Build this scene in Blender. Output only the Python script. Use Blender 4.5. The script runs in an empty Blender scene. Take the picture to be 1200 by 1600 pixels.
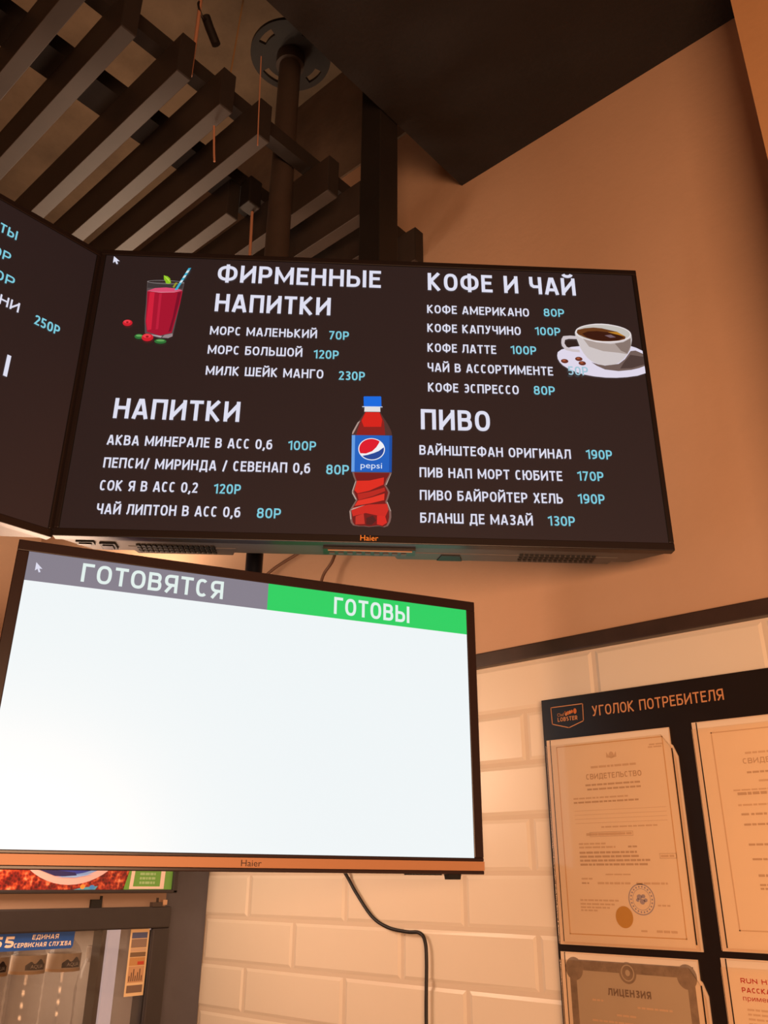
import bpy, bmesh, math, random
from mathutils import Vector, Matrix

random.seed(7)
SC = bpy.context.scene
COL = SC.collection
CZ = 1.55                      # eye height of the photographer above the floor


def lin(c):
    """sRGB 0-255 -> linear"""
    out = []
    for v in c:
        v = v / 255.0
        out.append(v / 12.92 if v <= 0.04045 else ((v + 0.055) / 1.055) ** 2.4)
    return tuple(out)


# ------------------------------------------------------------------ camera, world, lights, exposure
cam_d = bpy.data.cameras.new('camera')
cam_d.sensor_width = 36.0
cam_d.sensor_fit = 'AUTO'
cam_d.lens = 1320.8 / 1600.0 * 36.0
cam_d.clip_start = 0.02
cam = bpy.data.objects.new('camera', cam_d)
COL.objects.link(cam)
R = ((0.74894856, 0.66259739, 0.00638411), (0.2611856, -0.304051, 0.91615232), (-0.60898123, 0.68448352, 0.40077945))
cam.matrix_world = Matrix(((R[0][0], R[1][0], -R[2][0], 0.0),
                           (R[0][1], R[1][1], -R[2][1], 0.0),
                           (R[0][2], R[1][2], -R[2][2], CZ),
                           (0, 0, 0, 1)))
SC.camera = cam

world = bpy.data.worlds.new('world')
SC.world = world
world.use_nodes = True
world.node_tree.nodes['Background'].inputs[0].default_value = (1.0, 0.72, 0.5, 1)
world.node_tree.nodes['Background'].inputs[1].default_value = 0.02


def area_light(name, loc, target, size, power, color, size_y=None):
    d = bpy.data.lights.new(name, 'AREA')
    d.energy = power
    d.color = color
    d.size = size
    if size_y:
        d.shape = 'RECTANGLE'
        d.size_y = size_y
    o = bpy.data.objects.new(name, d)
    COL.objects.link(o)
    o.location = loc
    o.rotation_euler = (Vector(target) - Vector(loc)).to_track_quat('-Z', 'Y').to_euler()
    return o


def point_light(name, loc, power, color, radius):
    d = bpy.data.lights.new(name, 'POINT')
    d.energy = power
    d.color = color
    d.shadow_soft_size = radius
    o = bpy.data.objects.new(name, d)
    COL.objects.link(o)
    o.location = loc
    return o


WARM = (1.0, 0.55, 0.30)
area_light('hall_lamp', (0.75, -0.45, 1.5), (-0.2, 1.25, 1.3), 1.0, 43, WARM, 0.6)
point_light('niche_lamp', (-1.36, 0.64, 1.80), 9.5, (1.0, 0.68, 0.47), 0.12)
area_light('niche_fill', (-1.34, 0.62, 1.90), (-1.30, 1.25, 1.30), 0.4, 1.0, (1.0, 0.66, 0.42))  # added emitter that throws more of the niche light at the wall
area_light('slat_fill', (-2.0, 1.0, 2.2), (-1.9, 0.75, 3.5), 0.4, 7.5, (1.0, 0.72, 0.50))  # unseen upward fill, added to brighten the slats and concrete ceiling

SC.view_settings.view_transform = 'Standard'
SC.view_settings.look = 'None'
SC.view_settings.exposure = 0.0
SC.view_settings.gamma = 1.0
SC.view_settings.use_curve_mapping = False


# ------------------------------------------------------------------ materials
MATS = {}


def mat(name, col, rough=0.5, metal=0.0, emit=None, estr=1.0, spec=0.5, noise=None, bump=None, clear=0.0):
    """col / emit in sRGB 0-255; noise=(scale, amount) varies the colour, bump=(scale, strength)"""
    if name in MATS:
        return MATS[name]
    m = bpy.data.materials.new(name)
    m.use_nodes = True
    nt = m.node_tree
    b = nt.nodes['Principled BSDF']
    c = lin(col)
    b.inputs['Base Color'].default_value = (*c, 1)
    b.inputs['Roughness'].default_value = rough
    b.inputs['Metallic'].default_value = metal
    b.inputs['Specular IOR Level'].default_value = spec
    b.inputs['Coat Weight'].default_value = clear
    b.inputs['Coat Roughness'].default_value = 0.08
    if emit:
        b.inputs['Emission Color'].default_value = (*lin(emit), 1)
        b.inputs['Emission Strength'].default_value = estr
    if noise or bump:
        tc = nt.nodes.new('ShaderNodeTexCoord')
    if noise:
        n = nt.nodes.new('ShaderNodeTexNoise')
        n.inputs['Scale'].default_value = noise[0]
        n.inputs['Detail'].default_value = 6
        n.inputs['Roughness'].default_value = 0.65
        nt.links.new(tc.outputs['Object'], n.inputs['Vector'])
        r = nt.nodes.new('ShaderNodeValToRGB')
        a = noise[1]
        r.color_ramp.elements[0].position = 0.3
        r.color_ramp.elements[1].position = 0.7
        r.color_ramp.elements[0].color = (*[v * (1 - a) for v in c], 1)
        r.color_ramp.elements[1].color = (*[min(1, v * (1 + a)) for v in c], 1)
        nt.links.new(n.outputs['Fac'], r.inputs['Fac'])
        nt.links.new(r.outputs['Color'], b.inputs['Base Color'])
    if bump:
        n2 = nt.nodes.new('ShaderNodeTexNoise')
        n2.inputs['Scale'].default_value = bump[0]
        n2.inputs['Detail'].default_value = 4
        nt.links.new(tc.outputs['Object'], n2.inputs['Vector'])
        bp = nt.nodes.new('ShaderNodeBump')
        bp.inputs['Strength'].default_value = bump[1]
        bp.inputs['Distance'].default_value = 0.01
        nt.links.new(n2.outputs['Fac'], bp.inputs['Height'])
        nt.links.new(bp.outputs['Normal'], b.inputs['Normal'])
    MATS[name] = m
    return m


def clear_mat(name, tint=(255, 255, 255), gloss=0.08, rough=0.03, fixed=None):
    """thin clear sheet: mostly transparent with a fresnel reflection"""
    if name in MATS:
        return MATS[name]
    m = bpy.data.materials.new(name)
    m.use_nodes = True
    nt = m.node_tree
    nt.nodes.remove(nt.nodes['Principled BSDF'])
    out = nt.nodes['Material Output']
    t = nt.nodes.new('ShaderNodeBsdfTransparent')
    t.inputs[0].default_value = (*lin(tint), 1)
    g = nt.nodes.new('ShaderNodeBsdfGlossy')
    g.inputs['Roughness'].default_value = rough
    lw = nt.nodes.new('ShaderNodeFresnel')
    lw.inputs['IOR'].default_value = 1.0 + gloss * 6
    mx = nt.nodes.new('ShaderNodeMixShader')
    if fixed is None:
        nt.links.new(lw.outputs[0], mx.inputs[0])
    else:
        mx.inputs[0].default_value = fixed
    nt.links.new(t.outputs[0], mx.inputs[1])
    nt.links.new(g.outputs[0], mx.inputs[2])
    nt.links.new(mx.outputs[0], out.inputs['Surface'])
    MATS[name] = m
    return m


PLASTER = mat('plaster', (208, 168, 138), 0.75, noise=(3.0, 0.05), bump=(60, 0.06))
PILLAR = mat('pillar_paint', (214, 160, 112), 0.7, noise=(4.0, 0.05), bump=(60, 0.06))
TILE = mat('glazed_tile', (240, 225, 206), 0.3, spec=0.4, noise=(1.5, 0.03))
GROUT = mat('grout', (226, 208, 188), 0.9)
TRIMM = mat('dark_trim', (62, 46, 40), 0.4, noise=(20, 0.2))
CONCRETE = mat('concrete', (150, 128, 104), 0.9, noise=(5.0, 0.28), bump=(12, 0.3))
BLACKCEIL = mat('black_ceiling', (31, 23, 19), 0.75, noise=(9.0, 0.2), bump=(80, 0.15))
SLATM = mat('dark_wood', (61, 50, 44), 0.5, noise=(10, 0.18))
BATTEN = mat('batten_wood', (40, 32, 28), 0.7, noise=(10, 0.2))
METALB = mat('black_steel', (74, 61, 53), 0.5, metal=0.2, noise=(14, 0.15))
POSTM = mat('black_post', (32, 26, 23), 0.6, noise=(12, 0.2))
FLOORM = mat('floor_tile', (120, 98, 80), 0.5, noise=(6, 0.1))
BEZEL = mat('tv_bezel', (38, 29, 28), 0.35)
SEAM = mat('tv_seam', (12, 10, 10), 0.5)
TVBACK = mat('tv_back', (98, 88, 81), 0.5)
SCREEN = mat('dark_screen', (50, 43, 44), 0.3, emit=(21, 18, 21), spec=0.6)
BRASSY = mat('copper_trim', (208, 150, 108), 0.45, metal=0.1)
WIREO = mat('orange_wire', (186, 132, 104), 0.5)
WIREB = mat('black_wire', (28, 22, 20), 0.5)


# ------------------------------------------------------------------ geometry helpers
class MB:
    """collects shapes with several materials into ONE mesh object"""

    def __init__(self):
        self.v, self.f, self.m, self.mats = [], [], [], []

    def mi(self, m):
        if m not in self.mats:
            self.mats.append(m)
        return self.mats.index(m)

    def add(self, verts, faces, m):
        k = len(self.v)
        i = self.mi(m)
        self.v += [tuple(p) for p in verts]
        for f in faces:
            self.f.append([k + q for q in f])
            self.m.append(i)
        return self

    def box(self, a, b, m):
        x0, y0, z0 = a
        x1, y1, z1 = b
        v = [(x0, y0, z0), (x1, y0, z0), (x1, y1, z0), (x0, y1, z0), (x0, y0, z1), (x1, y0, z1), (x1, y1, z1), (x0, y1, z1)]
        f = [(0, 3, 2, 1), (4, 5, 6, 7), (0, 1, 5, 4), (1, 2, 6, 5), (2, 3, 7, 6), (3, 0, 4, 7)]
        return self.add(v, f, m)

    def hexa(self, v, m):
        """8 corners: bottom ring 0-3, top ring 4-7"""
        f = [(0, 3, 2, 1), (4, 5, 6, 7), (0, 1, 5, 4), (1, 2, 6, 5), (2, 3, 7, 6), (3, 0, 4, 7)]
        return self.add(v, f, m)

    def flat(self, pts, depth, m):
        """flat polygon in the local XZ plane, facing -Y, at y = -depth"""
        a = 0.0
        n = len(pts)
        for i in range(n):
            a += pts[i][0] * pts[(i + 1) % n][1] - pts[(i + 1) % n][0] * pts[i][1]
        if a < 0:
            pts = pts[::-1]
        return self.add([(p[0], -depth, p[1]) for p in pts], [list(range(n))], m)

    def rect(self, x0, z0, x1, z1, depth, m):
        return self.flat([(x0, z0), (x1, z0), (x1, z1), (x0, z1)], depth, m)

    def disc(self, cx, cz, rx, rz, depth, m, n=32, a0=0.0, a1=2 * math.pi):
        return self.flat([(cx + rx * math.cos(a0 + (a1 - a0) * i / n), cz + rz * math.sin(a0 + (a1 - a0) * i / n)) for i in range(n)], depth, m)

    def ring(self, cx, cz, r0x, r0z, r1x, r1z, depth, m, n=40):
        v, f = [], []
        for i in range(n):
            t = 2 * math.pi * i / n
            v.append((cx + r0x * math.cos(t), -depth, cz + r0z * math.sin(t)))
            v.append((cx + r1x * math.cos(t), -depth, cz + r1z * math.sin(t)))
        for i in range(n):
            j = (i + 1) % n
            f.append((2 * i, 2 * i + 1, 2 * j + 1, 2 * j))
        return self.add(v, f, m)

    def prism(self, pts, y0, y1, m):
        """polygon in XZ extruded from y0 to y1"""
        n = len(pts)
        v = [(p[0], y0, p[1]) for p in pts] + [(p[0], y1, p[1]) for p in pts]
        f = [list(range(n)), list(range(2 * n - 1, n - 1, -1))]
        for i in range(n):
            j = (i + 1) % n
            f.append((i, i + n, j + n, j))
        return self.add(v, f, m)

    def lathe(self, prof, m, c=(0, 0, 0), n=24, cap=True):
        v, f = [], []
        for r, z in prof:
            for i in range(n):
                t = 2 * math.pi * i / n
                v.append((c[0] + r * math.cos(t), c[1] + r * math.sin(t), c[2] + z))
        for k in range(len(prof) - 1):
            for i in range(n):
                j = (i + 1) % n
                f.append((k * n + i, k * n + j, (k + 1) * n + j, (k + 1) * n + i))
        if cap:
            f.append(list(range(n - 1, -1, -1)))
            f.append([(len(prof) - 1) * n + i for i in range(n)])
        return self.add(v, f, m)

    def tube(self, pts, r, m, n=10):
        pts = [Vector(p) for p in pts]
        v, f = [], []
        up = Vector((0.3, 0.2, 1)).normalized()
        for i, p in enumerate(pts):
            t = (pts[min(i + 1, len(pts) - 1)] - pts[max(i - 1, 0)]).normalized()
            if abs(t.dot(up)) > 0.98:
                up = Vector((1, 0.1, 0.0)).normalized()
            s = t.cross(up).normalized()
            w = s.cross(t).normalized()
            for k in range(n):
                a = 2 * math.pi * k / n
                v.append(p + s * r * math.cos(a) + w * r * math.sin(a))
        for i in range(len(pts) - 1):
            for k in range(n):
                l = (k + 1) % n
                f.append((i * n + k, i * n + l, (i + 1) * n + l, (i + 1) * n + k))
        f.append(list(range(n - 1, -1, -1)))
        f.append([(len(pts) - 1) * n + k for k in range(n)])
        return self.add(v, f, m)

    def build(self, name, parent=None, smooth=False, bevel=0.0, label=None):
        me = bpy.data.meshes.new(name)
        me.from_pydata(self.v, [], self.f)
        for m in self.mats:
            me.materials.append(m)
        me.polygons.foreach_set('material_index', self.m)
        if smooth:
            me.polygons.foreach_set('use_smooth', [True] * len(me.polygons))
        me.update()
        o = bpy.data.objects.new(name, me)
        COL.objects.link(o)
        if parent:
            o.parent = parent
        if bevel:
            md = o.modifiers.new('bevel', 'BEVEL')
            md.width = bevel
            md.segments = 2
            md.limit_method = 'ANGLE'
        if smooth and hasattr(me, 'set_sharp_from_angle'):
            me.set_sharp_from_angle(angle=math.radians(40))
        if label:
            o['label'] = label
        return o


def smooth_path(pts, k=6):
    """Catmull-Rom through the points"""
    P = [Vector(p) for p in pts]
    P = [P[0] * 2 - P[1]] + P + [P[-1] * 2 - P[-2]]
    out = []
    for i in range(1, len(P) - 2):
        for j in range(k):
            t = j / k
            a, b, c, d = P[i - 1], P[i], P[i + 1], P[i + 2]
            out.append(0.5 * ((2 * b) + (c - a) * t + (2 * a - 5 * b + 4 * c - d) * t * t + (3 * b - a - 3 * c + d) * t ** 3))
    out.append(P[-2])
    return out


def thing(name, label, cat, loc=(0, 0, 0), rz=0.0, group=None):
    o = bpy.data.objects.new(name, None)
    COL.objects.link(o)
    o.location = loc
    o.rotation_euler = (0, 0, rz)
    o.empty_display_size = 0.1
    return tag(o, label, cat, group)


def tag(o, label, cat, group=None):
    o['label'] = label
    o['category'] = cat
    o['kind'] = 'thing'
    if group:
        o['group'] = group
    return o


def struct(o):
    o['kind'] = 'structure'
    return o


_tc = {}


def text_geo(body, bold):
    key = (body, bold)
    if key in _tc:
        return _tc[key]
    c = bpy.data.curves.new('lettering', 'FONT')
    c.body = body
    c.size = 1.0
    c.resolution_u = 3
    o = bpy.data.objects.new('lettering', c)
    COL.objects.link(o)
    dg = bpy.context.evaluated_depsgraph_get()
    e = o.evaluated_get(dg)
    m = e.to_mesh()
    v = [(p.co.x, p.co.y) for p in m.vertices]
    f = [list(p.vertices) for p in m.polygons]
    e.to_mesh_clear()
    COL.objects.unlink(o)
    bpy.data.objects.remove(o)
    bpy.data.curves.remove(c)
    _tc[key] = (v, f)
    return v, f


def add_text(mb, body, x0, x1, base, cap, depth, m, bold=0.0, shear=0.0):
    """lettering fitted to x0..x1 on the baseline `base` with capital height `cap`, in the local XZ plane"""
    v, f = text_geo(body, bold)
    h, _ = text_geo('H', bold)
    hy0 = min(p[1] for p in h)
    hy1 = max(p[1] for p in h)
    a = min(p[0] for p in v)
    b = max(p[0] for p in v)
    sx = (x1 - x0) / (b - a)
    sy = cap / (hy1 - hy0)
    vv = []
    for px, py in v:
        z = (py - hy0) * sy
        vv.append((x0 + (px - a) * sx + shear * z, -depth, base + z))
    return mb.add(vv, f, m)


def text_obj(name, parent, body, x0, x1, base, cap, depth, m, bold=0.012, shear=0.0):
    return add_text(MB(), body, x0, x1, base, cap, depth, m, bold, shear).build(name, parent)

# --- stroke lettering: narrow rounded capitals like the menu's, drawn as ribbons of one stroke weight
def _arc(cx, cy, rx, ry, a0, a1, n=10, p=2.5):
    o = []
    for i in range(n + 1):
        t = math.radians(a0 + (a1 - a0) * i / n)
        c, s_ = math.cos(t), math.sin(t)
        o.append((cx + rx * math.copysign(abs(c) ** (2 / p), c), cy + ry * math.copysign(abs(s_) ** (2 / p), s_)))
    return o


GW = {'А': .62, 'Б': .54, 'В': .56, 'Г': .48, 'Д': .68, 'Е': .48, 'З': .52, 'И': .62, 'Й': .62, 'К': .58, 'Л': .60, 'М': .76, 'Н': .60, 'О': .60, 'П': .60, 'Р': .54, 'С': .52, 'Т': .54, 'У': .58, 'Ф': .80, 'Х': .60,
      'Ц': .62, 'Ч': .54, 'Ш': .84, 'Ы': .80, 'Ь': .54, 'Э': .52, 'Ю': .84, 'Я': .56, '0': .54, '1': .34, '2': .48, '3': .48, '5': .48, '6': .52, '7': .48, '8': .52, '9': .52, ',': .16, '/': .40, ' ': .26,
      'R': .56, 'U': .58, 'N': .60, 'H': .60, 'I': .18, 'L': .46, 'S': .50}


def glyph(ch, w, t):
    """centre lines of one character in a box w x 1: list of (points, closed)"""
    L, Rr, B, T = t / 2, w - t / 2, t / 2, 1 - t / 2
    M = 0.53
    V = lambda x: ([(x, 0), (x, 1)], False)
    Hh = lambda y, a=0.0, b=None: ([(a, y), (w if b is None else b, y)], False)

    def bowl(x0, x1, y0, y1):
        r = min((y1 - y0) / 2, (x1 - x0) * 0.75)
        return ([(x0, y0)] + _arc(x1 - r, (y0 + y1) / 2, r, (y1 - y0) / 2, -90, 90) + [(x0, y1)], False)
    el = lambda x0, x1, y0=B, y1=T: (_arc((x0 + x1) / 2, (y0 + y1) / 2, (x1 - x0) / 2, (y1 - y0) / 2, 0, 360, 28)[:-1], True)
    if ch in 'Н' or ch == 'H': return [V(L), V(Rr), Hh(M, L, Rr)]
    if ch == 'А': return [([(L * .9, 0), (w / 2 - t * .28, T), (w / 2 + t * .28, T), (w - L * .9, 0)], False), Hh(.28, w * .2, w * .8)]
    if ch == 'Ц': return [([(L, 1), (L, B), (w * .86, B), (w * .86, -.16)], False), ([(w * .80, B), (w * .80, 1)], False)]
    if ch == 'П': return [([(L, 0), (L, T), (Rr, T), (Rr, 0)], False)]
    if ch in 'ИЙ':
        g = [V(L), V(Rr), ([(L, t * .9), (Rr, 1 - t * .9)], False)]
        if ch == 'Й': g.append(([(w / 2 + .20 * math.cos(math.radians(a)), 1.25 + .15 * math.sin(math.radians(a))) for a in range(190, 351, 20)], False))
        return g
    if ch == 'N': return [V(L), V(Rr), ([(L, 1 - t * .9), (Rr, t * .9)], False)]
    if ch == 'Т': return [Hh(T), ([(w / 2, 0), (w / 2, T)], False)]
    if ch == 'К': return [V(L), ([(w - t * .62, 1), (L + t * .35, .53)], False), ([(L + t * .35, .55), (w - t * .55, 0)], False)]
    if ch == 'Ф': return [([(w / 2, -.03), (w / 2, 1.04)], False), el(L, Rr, .16, .87)]
    if ch == 'Р': return [V(L), bowl(L, Rr, .42, T)]
    if ch == 'R': return [V(L), bowl(L, Rr, .42, T), ([(w * .5, .42), (Rr, 0)], False)]
    if ch == 'М': return [V(L), V(Rr), ([(L, 1 - t * .7), (w / 2, .22), (Rr, 1 - t * .7)], False)]
    if ch == 'Е': return [([(w, T), (L, T), (L, B), (w, B)], False), Hh(M, L, w * .9)]
    if ch == 'Ы': return [V(L), bowl(L, w * .60, B, .57), V(Rr)]
    if ch == 'Ь': return [V(L), bowl(L, Rr, B, .57)]
    if ch == 'Б': return [([(w * .93, T), (L, T), (L, 0)], False), bowl(L, Rr, B, .57)]
    if ch == 'В': return [V(L), bowl(L, Rr - .03, M, T), bowl(L, Rr, B, M)]
    if ch == 'Г': return [([(L, 0), (L, T), (w, T)], False)]
    if ch == 'Л': return [([(0, B), (w * .10, B + .02), (w * .20, .22), (w * .25, .55), (w * .27, T), (Rr, T), (Rr, 0)], False)]
    if ch == 'Д': return [Hh(B), ([(L, B), (L, -.17)], False), ([(Rr, B), (Rr, -.17)], False), ([(w * .20, B), (w * .27, .5), (w * .29, T), (w * .84, T), (w * .84, B)], False)]
    if ch == 'З': return [(_arc(w / 2, .76, w / 2 - L, .24 - L, 150, -85, 12) , False), (_arc(w / 2, .27, w / 2 - L, .27 - L, 85, -150, 12), False), Hh(M, w * .3, w * .55)]
    if ch == 'С': return [(_arc(w / 2 + .01, .5, w / 2 - L, .5 - L, 48, 312, 22), False)]
    if ch == 'Э': return [(_arc(w / 2 - .01, .5, w / 2 - L, .5 - L, 132, -132, 22), False), Hh(M, w * .3, Rr)]
    if ch in 'О0': return [el(L, Rr)]
    if ch == 'У': return [([(t * .6, 1), (w * .54, .40)], False), ([(w - t * .6, 1), (w * .50, .22), (w * .38, B + .02), (w * .10, B)], False)]
    if ch == 'Х': return [([(t * .6, 0), (w - t * .6, 1)], False), ([(t * .6, 1), (w - t * .6, 0)], False)]
    if ch == 'Ч': return [V(Rr), ([(L, 1), (L, .62), (L + .03, .50), (L + .12, .43), (Rr, .43)], False)]
    if ch == 'Ш': return [([(L, 1), (L, B), (Rr, B), (Rr, 1)], False), ([(w / 2, B), (w / 2, 1)], False)]
    if ch == 'Ж': return [V(w / 2), ([(t * .6, 0), (w / 2, .53), (w - t * .6, 0)], False), ([(t * .6, 1), (w / 2, .53), (w - t * .6, 1)], False)]
    if ch == 'Ю': return [V(L), Hh(M, L, w * .42), el(w * .40, Rr)]
    if ch == 'Я': return [V(Rr), ([(w - p[0], p[1]) for p in bowl(L, Rr, .42, T)[0]], False), ([(w * .55, .42), (t * .55, 0)], False)]
    if ch == 'U': return [([(L, 1)] + _arc(w / 2, .35, w / 2 - L, .35 - L, 180, 360, 14) + [(Rr, 1)], False)]
    if ch == 'L': return [([(L, 1), (L, B), (w, B)], False)]
    if ch == 'S': return [(_arc(w / 2, .735, w / 2 - L, .265 - L, 40, 255, 12, 2.2) + _arc(w / 2, .265, w / 2 - L, .265 - L, 75, -140, 12, 2.2), False)]
    if ch in 'I': return [V(w / 2)]
    if ch == '1': return [([(w - L, 0), (w - L, T), (w * .30, T - .10), (0, T - .14)], False)]
    if ch == '2': return [([(L, .78)] + _arc(w / 2, .72, w / 2 - L, .28 - L, 150, -20, 12) + [(L + .02, B), (w, B)], False)]
    if ch == '3': return [(_arc(w / 2, .76, w / 2 - L, .24 - L, 150, -85, 12), False), (_arc(w / 2, .27, w / 2 - L, .27 - L, 85, -150, 12), False), Hh(M, w * .3, w * .6)]
    if ch == '5': return [([(w * .92, T), (L + .03, T), (L + .02, .55)] + _arc(w / 2 - .02, .31, w / 2 - L + .02, .31 - L, 80, -150, 14), False)]
    if ch == '6': return [el(L, Rr, B, .60), ([(w * .86, T), (w * .55, T - .02), (w * .22, .80), (L, .55), (L, .30)], False)]
    if ch == '9': return [el(L, Rr, .40, T), ([(w * .14, B), (w * .45, B + .02), (w * .78, .20), (Rr, .45), (Rr, .70)], False)]
    if ch == '7': return [([(0, T), (Rr, T), (w * .30, 0)], False)]
    if ch == '8': return [el(L + .02, Rr - .02, M, T), el(L, Rr, B, M)]
    if ch == ',': return [([(w / 2 + .02, .17), (w / 2, .0), (w / 2 - .08, -.14)], False)]
    if ch == '/': return [([(t * .5, -.06), (w - t * .5, 1.04)], False)]
    return []


GW['Ж'] = .84


def ribbon(pts, closed, half):
    """left / right offsets of a centre line, mitred"""
    P = [Vector(p) for p in pts]
    n = len(P)
    out = []
    for i in range(n):
        a = P[(i - 1) % n] if (closed or i) else None
        b = P[(i + 1) % n] if (closed or i < n - 1) else None
        d1 = (P[i] - a).normalized() if a is not None else None
        d2 = (b - P[i]).normalized() if b is not None else None
        d1 = d1 or d2
        d2 = d2 or d1
        n1, n2 = Vector((-d1.y, d1.x)), Vector((-d2.y, d2.x))
        m = (n1 + n2)
        m = m.normalized() if m.length > 1e-4 else n1
        k = min(half / max(m.dot(n1), 0.45), half * 1.6)
        out.append((P[i] + m * k, P[i] - m * k))
    return out


def add_caps(mb, body, x0, x1, base, cap, depth, m, weight=0.18, gap=0.125, shear=0.0, step=1.5e-5):
    """stroke lettering fitted to x0..x1"""
    nat = sum(GW[c] for c in body) + gap * (len(body) - 1)
    k = (x1 - x0) / cap / nat
    x = 0.0
    for c in body:
        w = GW[c] * k
        for q, (pts, closed) in enumerate(glyph(c, w, weight)):
            rb = ribbon(pts, closed, weight / 2)
            v, f = [], []
            for l, r in rb:
                for p in (l, r):
                    v.append((x0 + (x + p.x) * cap + shear * p.y * cap, -(depth + q * step), base + p.y * cap))
            n = len(rb)
            for i in range(n if closed else n - 1):
                j = (i + 1) % n
                f.append((2 * i, 2 * j, 2 * j + 1, 2 * i + 1)[::-1])
            mb.add(v, f, m)
        x += w + gap * k
    return mb


def caps_obj(name, parent, body, x0, x1, base, cap, depth, m, weight=0.18):
    return add_caps(MB(), body, x0, x1, base, cap, depth, m, weight).build(name, parent)



def W(x, y, z):
    return (x, y, z + CZ)


# ------------------------------------------------------------------ the room
WY = 1.249      # tiled wall
PANEL = 1.501   # dropped black ceiling above the eye
CONC = 2.21     # concrete ceiling above the eye
X0, X1, Y0 = -2.7, 2.2, -2.8

struct(MB().box((X0 - 0.1, Y0 - 0.1, -0.1), (X1 + 0.1, WY + 0.1, 0.0), FLOORM).build('floor'))
struct(MB().box((X0 - 0.1, WY, 0.0), (X1 + 0.1, WY + 0.12, CONC + CZ), PLASTER).build('wall_back'))
struct(MB().box((X0, WY - 0.006, 1.79 + CZ), (0.2, WY, CONC + CZ), mat('raw_wall', (122, 102, 86), 0.9, noise=(6, 0.2), bump=(14, 0.3))).build('wall_back_upper'))
struct(MB().box((X0 - 0.12, Y0, 0.0), (X0, WY, CONC + CZ), PLASTER).build('wall_left'))
struct(MB().box((X1, Y0, 0.0), (X1 + 0.12, WY, CONC + CZ), PLASTER).build('wall_right'))
struct(MB().box((X0 - 0.12, Y0 - 0.12, 0.0), (X1 + 0.12, Y0, CONC + CZ), PLASTER).build('wall_front'))
struct(MB().box((X0 - 0.1, Y0 - 0.1, CONC + CZ), (X1 + 0.1, WY + 0.1, CONC + CZ + 0.12), CONCRETE).build('ceiling'))
struct(MB().box((-0.873, Y0, PANEL + CZ), (X1, WY, PANEL + CZ + 0.09), BLACKCEIL).build('ceiling_black_panel'))
struct(MB().box((-0.205, 1.10, 0.0), (0.35, WY, PANEL + CZ), PILLAR).build('wall_pillar'))

# tiles: brick bond, every tile with bevelled edges, one wall surface
tm = MB()
tw, th, gap = 0.274, 0.0845, 0.0022
tm.box((X0, WY - 0.004, 0.0), (-0.205, WY, 0.352 + CZ), GROUT)
row = 0
ztop = 0.352
while ztop + CZ > 0.02:
    zb = max(ztop - th, -CZ)
    off = -0.921 if row % 2 == 0 else -0.921 + tw / 2
    # rows alternate: the joint at -0.921 belongs to the rows whose joints the photo shows there
    off = -0.647 if row % 2 == 0 else -0.784
    k = math.floor((X0 - off) / tw)
    x = off + k * tw
    while x < -0.205:
        a, b = max(x + gap / 2, X0), min(x + tw - gap / 2, -0.206)
        if b - a > 0.03:
            c, d = zb + gap / 2 + CZ, ztop - gap / 2 + CZ
            yb, yf, i = WY - 0.003, WY - 0.0062, 0.008
            jit = random.uniform(-0.0006, 0.0006)
            v = [(a, yb, c), (b, yb, c), (b, yb, d), (a, yb, d),
                 (a + i, yf + jit, c + i), (b - i, yf - jit, c + i), (b - i, yf - jit, d - i), (a + i, yf + jit, d - i)]
            tm.add(v, [(4, 5, 6, 7), (0, 1, 5, 4), (1, 2, 6, 5), (2, 3, 7, 6), (3, 0, 4, 7)], TILE)
        x += tw
    ztop -= th
    row += 1
struct(tm.build('wall_back_tiling'))
struct(MB().box((X0, WY - 0.02, 0.352 + CZ), (-0.205, WY, 0.377 + CZ), TRIMM).build('trim_1', bevel=0.002))

# dark grey upright strip between the fridge and the tiles
struct(MB().box((-1.68, 1.136, 0.0), (-1.605, WY - 0.0075, 1.95), mat('strip_grey', (98, 96, 104), 0.6, noise=(8, 0.1))).build('grey_strip'))

# ------------------------------------------------------------------ slatted ceiling
ORD = ['first', 'second', 'third', 'fourth', 'fifth', 'sixth', 'seventh', 'eighth', 'ninth', 'tenth', 'eleventh', 'twelfth', 'thirteenth']
SLATS = [1.1737, 1.083, 0.993, 0.903, 0.812, 0.722, 0.635, 0.545, 0.437, 0.350, 0.258, 0.168, 0.078]
for i, yr in enumerate(SLATS):
    xe = -1.135 if i == 4 else -0.934
    s = MB().box((X0, yr - 0.028, 1.251 + CZ), (xe, yr, 1.342 + CZ), SLATM).box((xe, yr - 0.028, 1.251 + CZ), (xe + 0.002, yr, 1.342 + CZ), BATTEN).build('wooden_lath', bevel=0.0015)
    if i == 4:
        lb = 'short dark wooden ceiling slat that stops before the round steel pole'
    else:
        lb = '%s dark wooden ceiling slat counted from the back wall' % ORD[i]
    tag(s, lb, 'slat', 'dark slats hanging under the concrete ceiling')
for x0, x1, lb in ((-1.012, -0.985, 'dark batten crossing above the slats close to their ends'),
                   (-1.197, -1.13, 'dark batten crossing above the slats, farther from their ends')):
    tag(MB().box((x0, -0.05, 1.3425 + CZ), (x1, 1.24, 1.378 + CZ), BATTEN).build('cross_batten'), lb, 'batten', 'battens above the ceiling slats')

# square black post at the edge of the dropped ceiling
post = thing('square_post', 'square black post hanging at the edge of the black ceiling', 'post', W(-0.904, 0.993, 0.72))
MB().box((-0.028, -0.028, 0.0), (0.028, 0.028, CONC - 0.72), POSTM).build('shaft', post, bevel=0.002)
MB().box((-0.042, -0.042, CONC - 0.728), (0.042, 0.042, CONC - 0.72), POSTM).build('ceiling_plate', post)

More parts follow.
